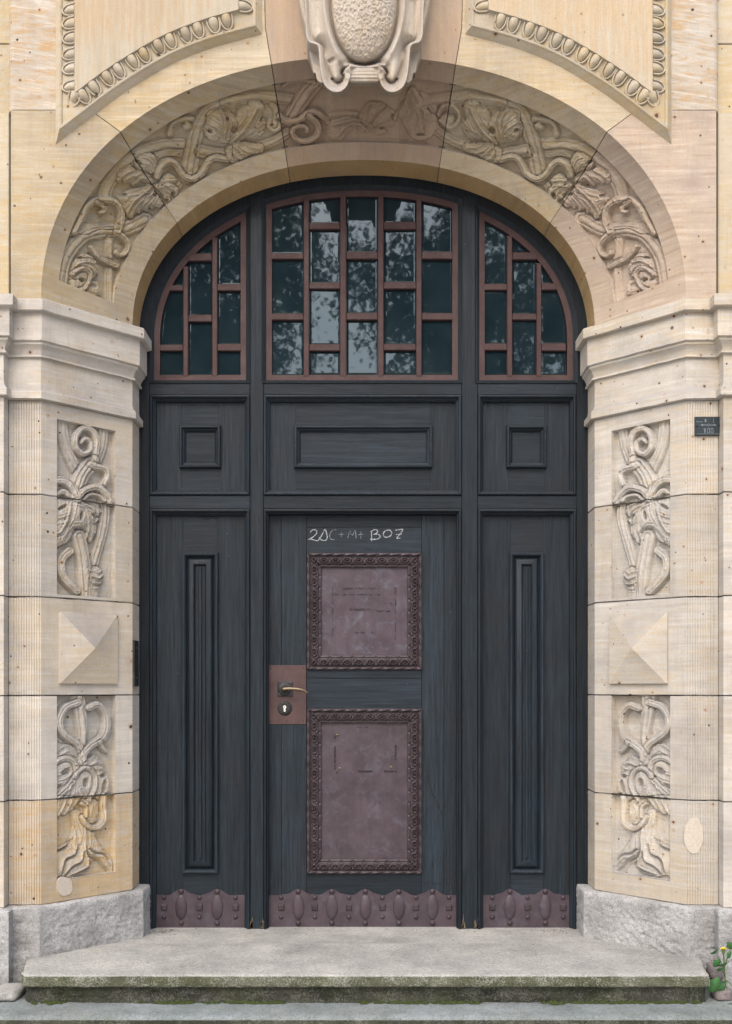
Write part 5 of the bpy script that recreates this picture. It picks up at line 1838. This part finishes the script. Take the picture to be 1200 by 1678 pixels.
    mb = MB().dome(x-0.001, z, YD-0.012, 0.036, 0.036, 0.012, 20, 5)
    mb.tube([(x-0.002, YD-0.018, z), (x-0.002, YD-0.048, z)], [0.019, 0.014], 14)
    mb.build('handle_neck', M['iron'], lp, ang=40)
    y = YD-0.056
    pts = [(x-0.006, y+0.014, z-0.004), (x-0.004, y, z-0.001), (x+0.02, y-0.004, z+0.001), (x+0.055, y-0.004, z+0.000), (x+0.085, y-0.002, z-0.004), (x+0.105, y+0.002, z-0.011), (x+0.120, y+0.006, z-0.021)]
    q = [tuple(p) for p in catmull(pts, 5)]
    MB().tube(q, [0.0095-0.003*k/len(q) for k in range(len(q))], 10).build('lever_handle', M['brass'], lp, ang=None)
    x, z = xw(467, YD), zw(1161, YD)
    mb = MB().dome(x, z, YD-0.003, 0.0385, 0.0385, 0.010, 24, 5)
    for k in range(12):
        a = 2*math.pi*k/12
        mb.dome(x+0.026*math.cos(a), z+0.026*math.sin(a), YD-0.0095, 0.0055, 0.0055, 0.004, 8, 3)
    es = mb.build('escutcheon', M['iron'], lp, ang=40)
    mb = MB().prism([(x+0.013*math.cos(a), z+0.008+0.013*math.sin(a)) for a in np.linspace(0, 2*math.pi, 16, endpoint=False)], YD-0.0138, YD)
    mb.prism([(x-0.008, z-0.021), (x+0.008, z-0.021), (x+0.008, z+0.006), (x-0.008, z+0.006)], YD-0.0136, YD)
    mb.build('keyhole_recess', M['black'], lp, ang=15)
    mb = MB().prism([(x+0.0085*math.cos(a), z+0.008+0.0085*math.sin(a)) for a in np.linspace(0, 2*math.pi, 14, endpoint=False)], YD-0.0165, YD)
    mb.prism([(x-0.0048, z-0.017), (x+0.0048, z-0.017), (x+0.0048, z+0.004), (x-0.0048, z+0.004)], YD-0.0163, YD)
    mb.build('lock_cylinder', M['steel'], lp, ang=15)
    MB().fbox(x-0.0012, x+0.0012, z+0.004, z+0.0125, YD-0.0172, YD-0.01, 0.0001).build('key_slot', M['black'], lp)
    # chalk blessing: one crumbly ribbon per stroke
    mb, mf = MB(), MB()
    for strong, strokes in CHALK:
        for st in strokes:
            q = catmull(np.array(st, float), 7)
            q = np.stack([420+q[:, 0]/3.333, 830+q[:, 1]/3.333], 1)
            tgt = mb if strong else mf
            for a, b in zip(q, q[1:]):
                if random.random() < (0.04 if strong else 0.22): continue
                d = b-a; l = np.linalg.norm(d)
                if l < 1e-6: continue
                nrm = np.array([-d[1], d[0]])/l
                w = random.uniform(0.45, 0.95) if strong else random.uniform(0.35, 0.6)
                cs = [a-nrm*w, b-nrm*w, b+nrm*w, a+nrm*w]
                V = [(xw(p[0]+random.uniform(-.15, .15), YD), YD-0.0015, zw(p[1]+random.uniform(-.15, .15), YD)) for p in cs]
                tgt.add(V, [(0, 1, 2, 3)] if d[0]*0+1 else [])
    mb.build('chalk_writing', M['chalk'], root, smooth=False)
    mf.build('chalk_writing', M['chalk2'], root, smooth=False)
    return root

# ------------------------------------------------------------------ steps, ground and small things
def slab(name, outline, zt, zb, mats, lab, over=0.0, seed=0.0, nose=0.012):
    """stone slab from a plan outline (counter-clockwise from above); front edge worn"""
    root = thing(name, (0, sum(p[1] for p in outline)/len(outline), zb), lab, 'stone step')
    return root

def grid_top(x0, x1, y0, y1, step, zf, cut=None):
    nx, ny = int((x1-x0)/step)+1, int((y1-y0)/step)+1
    V = [(x0+(x1-x0)*i/nx, y0+(y1-y0)*j/ny, 0) for j in range(ny+1) for i in range(nx+1)]
    V = [(x, y, zf(x, y)) for x, y, _ in V]
    F = [(j*(nx+1)+i, j*(nx+1)+i+1, (j+1)*(nx+1)+i+1, (j+1)*(nx+1)+i) for j in range(ny) for i in range(nx)]
    return V, F

def make_steps():
    # landing slab: clipped corners, nosing over a set-back riser
    root = thing('landing_step', (0.02, -0.45, -0.128), 'upper stone landing in front of the door with mossy front edge', 'stone step')
    out = [(-1.535, -0.30), (-1.545, -0.585), (-1.525, -0.66), (-1.490, -0.80), (-1.470, -0.832), (1.470, -0.832), (1.502, -0.822), (1.520, -0.70), (1.545, -0.60), (1.545, -0.30)]
    # top surface: strips from the back to a rounded nosing
    def ring(d, z):
        n = len(out); r = []
        for i, (x, y) in enumerate(out):
            c = (0.0, -0.3)
            k = 1-d/max(0.3, math.hypot(x-c[0], y-c[1]))
            r.append((x-math.copysign(d, x) if abs(x) > 1.4 else x, y+(d if y < -0.5 else 0), z))
        return r
    dense = []
    for a, b in zip(out, out[1:]):
        n = max(1, int(math.dist(a, b)/0.012))
        for k in range(n): dense.append((a[0]+(b[0]-a[0])*k/n, a[1]+(b[1]-a[1])*k/n))
    dense.append(out[-1])
    N = len(dense)
    nx = []
    for i in range(N):
        a, b = Vector(dense[max(i-1, 0)]), Vector(dense[min(i+1, N-1)])
        t = (b-a).normalized(); nx.append(Vector((t.y, -t.x)))
    rows = [(-0.016, 0.0), (-0.006, -0.003), (-0.001, -0.008), (0.001, -0.014), (0.001, -0.034), (0.001, -0.050), (-0.003, -0.055), (-0.012, -0.057)]
    V = []
    for d, z in rows:
        for (x, y), n in zip(dense, nx):
            j = (0.0045*nz((x, y, z*4), 18, 3)+0.003*nz((x, y, z*4+5), 60, 2)) if z < -0.001 else 0
            V.append((x+n.x*(d+j), y+n.y*(d+j), z+(0.6*j if z < -0.004 else 0)))
    F = []
    for r in range(len(rows)-1):
        for k in range(N-1):
            a = r*N+k
            F.append((a, a+N, a+N+1, a+1))
    # top: fan rows to the door line (inner rows follow the plan loosely)
    n0 = len(V)
    mats_i = [0]*(2*(N-1)) + [1]*((len(rows)-3)*(N-1))
    ix = len(V)
    F.append(tuple(list(range(0, N))))
    mats_i.append(0)
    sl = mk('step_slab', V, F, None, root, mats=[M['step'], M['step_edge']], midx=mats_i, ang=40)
    # the landing runs back under the door
    MB().add([(-1.45, -0.32, -0.0015), (1.45, -0.32, -0.0015), (1.45, 0.09, -0.0015), (-1.45, 0.09, -0.0015)], [(0, 1, 2, 3)]).build('threshold', M['step'], root, smooth=False)
    V = []
    zs = np.linspace(-0.050, -0.150, 12)
    dr = [(x*0.993, y+0.028 if y < -0.5 else y) for x, y in dense]
    for z in zs:
        for (x, y), n in zip(dr, nx):
            j = 0.010*nz((x, y, z*2), 9, 4)+0.006*nz((x, y, z*2+3), 40, 3)
            V.append((x+n.x*j, y+n.y*j, z))
    F = []
    for r in range(len(zs)-1):
        for k in range(N-1):
            a = r*N+k
            F.append((a, a+N, a+N+1, a+1))
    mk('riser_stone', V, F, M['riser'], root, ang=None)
    # lower step
    root2 = thing('lower_step', (0, -0.8, -0.28), 'long pale grey lower step running across the bottom edge of the picture', 'stone step')
    y0 = -0.968
    V, F = [], []
    rows = [(-0.40, -0.128), (-0.55, -0.128), (-0.70, -0.1285)]+[(y, -0.129-0.0012*k) for k, y in enumerate(np.linspace(-0.78, y0+0.02, 8))]+[(y0+0.006, -0.142), (y0, -0.152), (y0-0.001, -0.19), (y0, -0.30)]
    xs = np.linspace(-6, 6, 900)
    for k, (y, z) in enumerate(rows):
        for x in xs:
            j = 0.004*nz((x, y*2, z*3), 15, 3)+0.003*nz((x, y*2, 4), 50, 2)
            V.append((x, y-(j*1.6 if k > 9 else 0), z+j*(0.5 if k > 2 else 0)))
    n = len(xs)
    F = []
    for r in range(len(rows)-1):
        for k in range(n-1):
            a = r*n+k
            F.append((a, a+n, a+n+1, a+1))
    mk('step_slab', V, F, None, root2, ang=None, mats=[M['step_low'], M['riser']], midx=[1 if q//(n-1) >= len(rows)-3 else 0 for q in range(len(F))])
    # loose stones at the ends of the landing
    def lump(name, cx, cy, cz, rx, ry, rz, mat, seed, lab):
        bm = bmesh.new()
        bmesh.ops.create_icosphere(bm, subdivisions=3, radius=1)
        V = []
        for v in bm.verts:
            p = v.co
            q = Vector([math.copysign(abs(c)**0.55, c) for c in p])
            k = 1+0.16*nz((p.x+seed, p.y, p.z), 1.6, 3)
            V.append((cx+q.x*rx*k, cy+q.y*ry*k, cz+q.z*rz*k))
        F = [tuple(v.index for v in f.verts) for f in bm.faces]
        bm.free()
        o = mk(name, V, F, mat, None, ang=60)
        return tag(o, lab, 'stone')
    p = P(17, 1637, -0.72)
    lump('loose_stone', p[0]-0.01, -0.72, -0.110, 0.062, 0.09, 0.022, M['step'], 1.0, 'flat worn stone tucked against the left end of the landing step')
    p = P(1184, 1633, -0.74)
    lump('loose_stone', p[0]-0.005, -0.74, -0.108, 0.040, 0.05, 0.024, M['pinkstone'], 4.0, 'small pinkish stone under the weed at the right end of the landing')
    p = P(1168, 1600, -0.66)
    lump('loose_stone', p[0]+0.008, -0.66, -0.035, 0.028, 0.05, 0.038, M['pinkstone'], 7.0, 'dark broken stone wedged between right step corner and plinth')
    # pavement in front and under everything
    V, F = grid_top(-60, 60, -90, 1, 10, lambda x, y: -0.285)
    tag(mk('ground', V, F, M['paving'], None, smooth=False), kind='structure')
    # grit and leaf scraps swept into the corner of the landing
    mb = MB()
    rs = random.Random(5)
    for k in range(150):
        c = rs.random()
        if c < 0.35: x, y = rs.gauss(-1.02, 0.06), rs.gauss(-0.06, 0.03)
        elif c < 0.6: x, y = rs.gauss(0.95, 0.09), rs.gauss(-0.06, 0.03)
        elif c < 0.85: x, y = rs.uniform(-1.1, 1.1), -0.01-abs(rs.gauss(0, 0.035))
        else: x, y = rs.uniform(-1.2, 1.2), rs.uniform(-0.7, -0.1)
        if y > 0.0 or abs(x) > 1.13+max(0, (-0.15-y)): continue
        s = rs.uniform(0.0015, 0.005)
        a = rs.random()*6.28
        V = [(x+s*math.cos(a+b)*rs.uniform(.7, 1.3), y+s*math.sin(a+b)*rs.uniform(.7, 1.3), 0.0012) for b in (0, 2.1, 4.2)]+[(x, y, 0.001+s*0.8)]
        mb.add(V, [(0, 1, 3), (1, 2, 3), (2, 0, 3)])
    tag(mb.build('grit', M['dead'], None, smooth=False), 'dark grit and leaf scraps swept along the foot of the door', 'grit', kind='stuff')
    # moss cushions in the joint under the riser
    mb = MB()
    for k in range(420):
        x = rs.uniform(-1.45, 1.47)
        if nz((x, 0, 0), 2.2, 3) < -0.15: continue
        s = rs.uniform(0.003, 0.011)
        y = -0.808+rs.gauss(0, 0.006)
        V = []
        for q in range(6):
            a = q*math.pi/3
            V.append((x+s*1.6*math.cos(a), y+s*math.sin(a)-s*0.5, -0.128))
        V.append((x, y-s*0.4, -0.127+s*0.9))
        mb.add(V, [(q, (q+1) % 6, 6) for q in range(6)])
    tag(mb.build('moss', M['mossy'], None), 'green moss in the joint below the landing step riser', 'moss', kind='stuff')

def make_weed():
    p0 = P(1190, 1646, -0.72)
    root = thing('flowering_weed', (p0[0], -0.74, -0.128), 'small green weed with one yellow flower growing beside the step at the right edge', 'weed')
    def W(px, py, y): return Vector(P(px, py, y))
    st = [W(1191, 1644, -.73), W(1190, 1620, -.735), W(1188, 1596, -.74), W(1187, 1575, -.745), (W(1186, 1562, -.75))]
    MB().tube([tuple(p) for p in catmull([tuple(p) for p in st], 5)], 0.0035, 7).build('stem', M['stem'], root, ang=None)
    for a, b in (((1189, 1600, -.74), (1180, 1585, -.76)), ((1188, 1585, -.74), (1197, 1556, -.76)), ((1190, 1622, -.735), (1178, 1615, -.77)), ((1190, 1630, -.735), (1198, 1645, -.79)), ((1188, 1592, -.74), (1176, 1566, -.77)), ((1190, 1606, -.735), (1204, 1622, -.75))):
        A, B = W(*a), W(*b)
        MB().tube([tuple(A), tuple((A+B)/2+Vector((0, 0, .006))), tuple(B)], [0.003, 0.0022, 0.0018], 6).build('stem', M['stem'], root, ang=None)
    def leaf(px, py, y, w, h, ang, tilt):
        # lobed blade, cupped along the midrib
        n = 18
        V = []
        for r, f in ((1.0, 0), (0.55, 1)):
            for k in range(n):
                a = 2*math.pi*k/n
                rr = r*(1+0.16*math.cos(5*a+0.5)+0.05*random.uniform(-1, 1))
                lx, lz = w*rr*math.sin(a), h*rr*math.cos(a)
                V.append((lx, 0.25*abs(lx)+0.18*h*(rr**2)*(1 if f == 0 else 0.4), lz))
        V.append((0, 0, 0))
        F = []
        for k in range(n):
            k2 = (k+1) % n
            F.append((k, k2, n+k2, n+k)); F.append((n+k, n+k2, 2*n))
        c = W(px, py, y)
        ca, sa = math.cos(ang), math.sin(ang); ct, s_t = math.cos(tilt), math.sin(tilt)
        out = []
        for x, yy, z in V:
            y2, z2 = yy*ct-z*s_t, yy*s_t+z*ct
            out.append((c.x+x*ca-z2*sa, c.y+y2, c.z+x*sa+z2*ca))
        mk('leaf', out, F, M['leaf'], root, ang=None)
    for l in ((1173, 1562, -.775, .020, .019, .5, .9), (1176, 1580, -.775, .016, .025, -.3, .5), (1186, 1583, -.77, .026, .016, .2, .9), (1172, 1617, -.80, .027, .040, -.35, .35), (1183, 1621, -.785, .023, .030, .6, .5), (1186, 1612, -.77, .018, .014, .1, .8), (1199, 1650, -.81, .035, .022, .1, .9), (1200, 1552, -.775, .024, .022, -.4, .6), (1196, 1566, -.76, .010, .020, -.2, .3), (1181, 1590, -.765, .017, .013, .3, .7)):
        leaf(*l)
    c = W(1186, 1556, -.752)
    MB().tube([(c.x, c.y, c.z-0.022), (c.x, c.y, c.z-0.012), (c.x, c.y, c.z-0.001)], [0.0035, 0.008, 0.0085], 10).build('flower_cup', M['stem'], root, ang=40)
    mb = MB()
    for ringk, (n, l, el) in enumerate(((16, 0.0150, 0.15), (13, 0.0125, 0.5), (9, 0.008, 0.9))):
        for k in range(n):
            a = 2*math.pi*k/n+ringk*0.2
            d = Vector((math.cos(a)*math.cos(el), math.sin(a)*math.cos(el), math.sin(el)))
            s_ = Vector((-math.sin(a), math.cos(a), 0))*0.0024
            b = c+d*l
            mb.add([tuple(c-s_*0.4), tuple(c+s_*0.4), tuple(b+s_), tuple(b-s_)], [(0, 1, 2, 3)])
    mb.build('flower_head', M['petal'], root, smooth=False)

def make_plaque():
    yf = YO-0.012
    root = thing('hydrant_plaque', (xw(1161, YO), YO, zw(698, YO)), 'small dark enamel plaque with a double arrow screwed to the right pier', 'plaque')
    mb = MB(); mb.fbox(xw(1139.5, yf), xw(1183.5, yf), zw(713, yf), zw(682.5, yf), yf, YO+0.006, 0.002)
    pl = mb.build('plate', M['plaque'], root, ang=15)
    X = lambda px: xw(1120+px/15, yf)
    Y = lambda py: zw(660+py/15, yf)
    yy = yf-0.0008
    mb = MB()
    def bar(x0, x1, y0, y1): mb.add([(X(x0), yy, Y(y1)), (X(x1), yy, Y(y1)), (X(x1), yy, Y(y0)), (X(x0), yy, Y(y0))], [(0, 1, 2, 3)])
    bar(480, 600, 537, 557); bar(645, 760, 537, 557)
    mb.add([(X(415), yy, Y(547)), (X(485), yy, Y(575)), (X(485), yy, Y(519))], [(0, 1, 2)])
    mb.add([(X(825), yy, Y(547)), (X(755), yy, Y(519)), (X(755), yy, Y(575))], [(0, 1, 2)])
    n = 16
    V = [(X(622+r*math.cos(2*math.pi*k/n)), yy, Y(547+r*math.sin(2*math.pi*k/n))) for r in (32, 18) for k in range(n)]
    mb.add(V, [(k, n+k, n+(k+1) % n, (k+1) % n) for k in range(n)])
    bar(530, 565, 400, 480); bar(528, 570, 465, 480)          # raised upper figure
    bar(738, 746, 370, 500); bar(320, 480, 462, 474)
    for x0 in (520,):                                          # lower number 100
        bar(x0, x0+28, 625, 740); bar(x0-22, x0, 640, 655)
    for x0 in (590, 675):
        bar(x0, x0+14, 640, 735); bar(x0+50, x0+64, 640, 735); bar(x0, x0+64, 625, 642); bar(x0, x0+64, 728, 742)
    bar(330, 940, 762, 772)
    mb.build('plaque_marks', M['plaque_mark'], root, smooth=False)
    for px, py in ((1142.5, 697.5), (1180, 696.5)):
        MB().dome(xw(px, yf), zw(py, yf), yf, 0.008, 0.008, 0.004, 12, 3).build('screw', M['iron'], root)

def make_bracket():
    # dark iron strap let into the left reveal
    z0, z1 = zw(1125, -0.1), zw(1050, -0.1)
    V, F = [], []
    mb = MB()
    mb.add([(XI-0.004, -0.148, z0), (XI+0.010, -0.148, z0), (XI+0.010, -0.148, z1), (XI-0.004, -0.148, z1), (XI-0.004, -0.05, z0), (XI+0.010, -0.05, z0), (XI+0.010, -0.05, z1), (XI-0.004, -0.05, z1)],
           [(0, 1, 2, 3), (1, 5, 6, 2), (3, 2, 6, 7), (0, 4, 5, 1)])
    for z in (z0+0.04, z1-0.04):
        mb.tube([(XI+0.006, -0.11, z), (XI+0.016, -0.11, z)], 0.007, 8)
    tag(mb.build('iron_strap', M['iron'], None, ang=20), 'dark iron strap fixed on the left stone reveal beside the door frame', 'iron strap')

def make_trees():
    """street trees on the far side of the road, seen only as reflections in the panes"""
    rs = np.random.RandomState(11)
    specs = [(-3.9, -15.5, 14.6, 3.5, 'tall dark leafy tree mirrored in the left panes of the windows'),
             (2.35, -16, 15.0, 3.3, 'tall dark leafy tree mirrored in the middle panes of the windows'),
             (-9.8, -17, 12.0, 3.3, 'broad leafy tree across the street, mirrored at the far left'),
             (8.2, -16.5, 12.0, 3.3, 'broad leafy tree across the street, mirrored in the right panes'),
             (-6.4, -25, 15.5, 4.2, 'farther leafy tree behind the left one, mirrored in the panes'),
             (3.6, -25, 16.0, 4.2, 'farther leafy tree behind the middle one, mirrored in the panes'),
             (11.5, -25, 15.0, 4.0, 'farther leafy tree at the right, mirrored in the panes')]
    for x, y, h, r, lab in specs:
        root = thing('street_tree', (x, y, -0.285), lab, 'tree', 'trees across the street')
        mb = MB().tube([(x, y, -0.3), (x+0.05, y, 1.5), (x-0.1, y+0.1, 3.2), (x+0.1, y, h*0.6), (x, y, h*0.92)], [0.24, 0.19, 0.16, 0.10, 0.03], 10)
        for k in range(9):
            a = rs.rand()*6.28; z = 2.6+rs.rand()*h*0.45; l = r*(0.5+0.4*rs.rand())
            mb.tube([(x, y, z), (x+math.cos(a)*l*.5, y+math.sin(a)*l*.5, z+l*.35), (x+math.cos(a)*l, y+math.sin(a)*l, z+l*.8)], [0.07, 0.045, 0.015], 6)
        mb.build('trunk', M['bark'], root, ang=None)
        n = (46000 if -6 < x < 0 else 30000) if y > -20 else 9000
        # clumps
        nc = 90
        u = rs.randn(nc, 3); u /= np.linalg.norm(u, axis=1)[:, None]
        cc = u*(rs.rand(nc, 1)**0.5)*np.array([r, r, h*0.38])*0.92
        cc[:, 0] *= np.interp(cc[:, 2], [-h*.4, 0, h*.4], [0.55, 0.92, 0.95]); cc[:, 1] *= np.interp(cc[:, 2], [-h*.4, 0, h*.4], [0.55, 0.92, 0.95])
        cc += np.array([x, y, h*0.62])
        ci = rs.randint(0, nc, n)
        c = cc[ci]+rs.randn(n, 3)*np.array([0.47, 0.47, 0.40])
        d1 = rs.randn(n, 3); d1 /= np.linalg.norm(d1, axis=1)[:, None]
        d2 = np.cross(d1, rs.randn(n, 3)); d2 /= np.linalg.norm(d2, axis=1)[:, None]
        L = ((0.045+0.05*rs.rand(n)) if y > -20 else (0.08+0.08*rs.rand(n)))[:, None]
        V = np.stack([c-d1*L, c+d2*L*0.5, c+d1*L, c-d2*L*0.5], 1).reshape(-1, 3)
        F = np.arange(n*4).reshape(n, 4)
        mk('crown', V, F, M['foliage'], root, smooth=False)

M['pinkstone'] = rough_grey('dull_pinkish_stone', (0.25, 0.21, 0.20), (0.16, 0.14, 0.14), 0.6)
M['rawwood'] = simple('raw_pale_wood', (0.15, 0.115, 0.08), 0.9, 0, 0.1)
M['ghost'] = simple('faint_old_tape_line', (0.028, 0.019, 0.023), 0.55)
M['tape'] = simple('dark_tape_residue', (0.016, 0.009, 0.010), 0.7)
M['glue'] = simple('tan_glue', (0.17, 0.125, 0.07), 0.7)
M['plate2'] = metal_mat('reddish_lock_plate', (0.088, 0.050, 0.048), (0.060, 0.035, 0.034), 0.15, 0.45, 0.3)

# ------------------------------------------------------------------ build
make_pier(False)
make_pier(True)
arch = make_arch()
make_spandrel(arch, False)
make_spandrel(arch, True)
make_cartouche()
make_screen()
make_door()
make_steps()
make_bracket()
make_plaque()
make_weed()
make_trees()
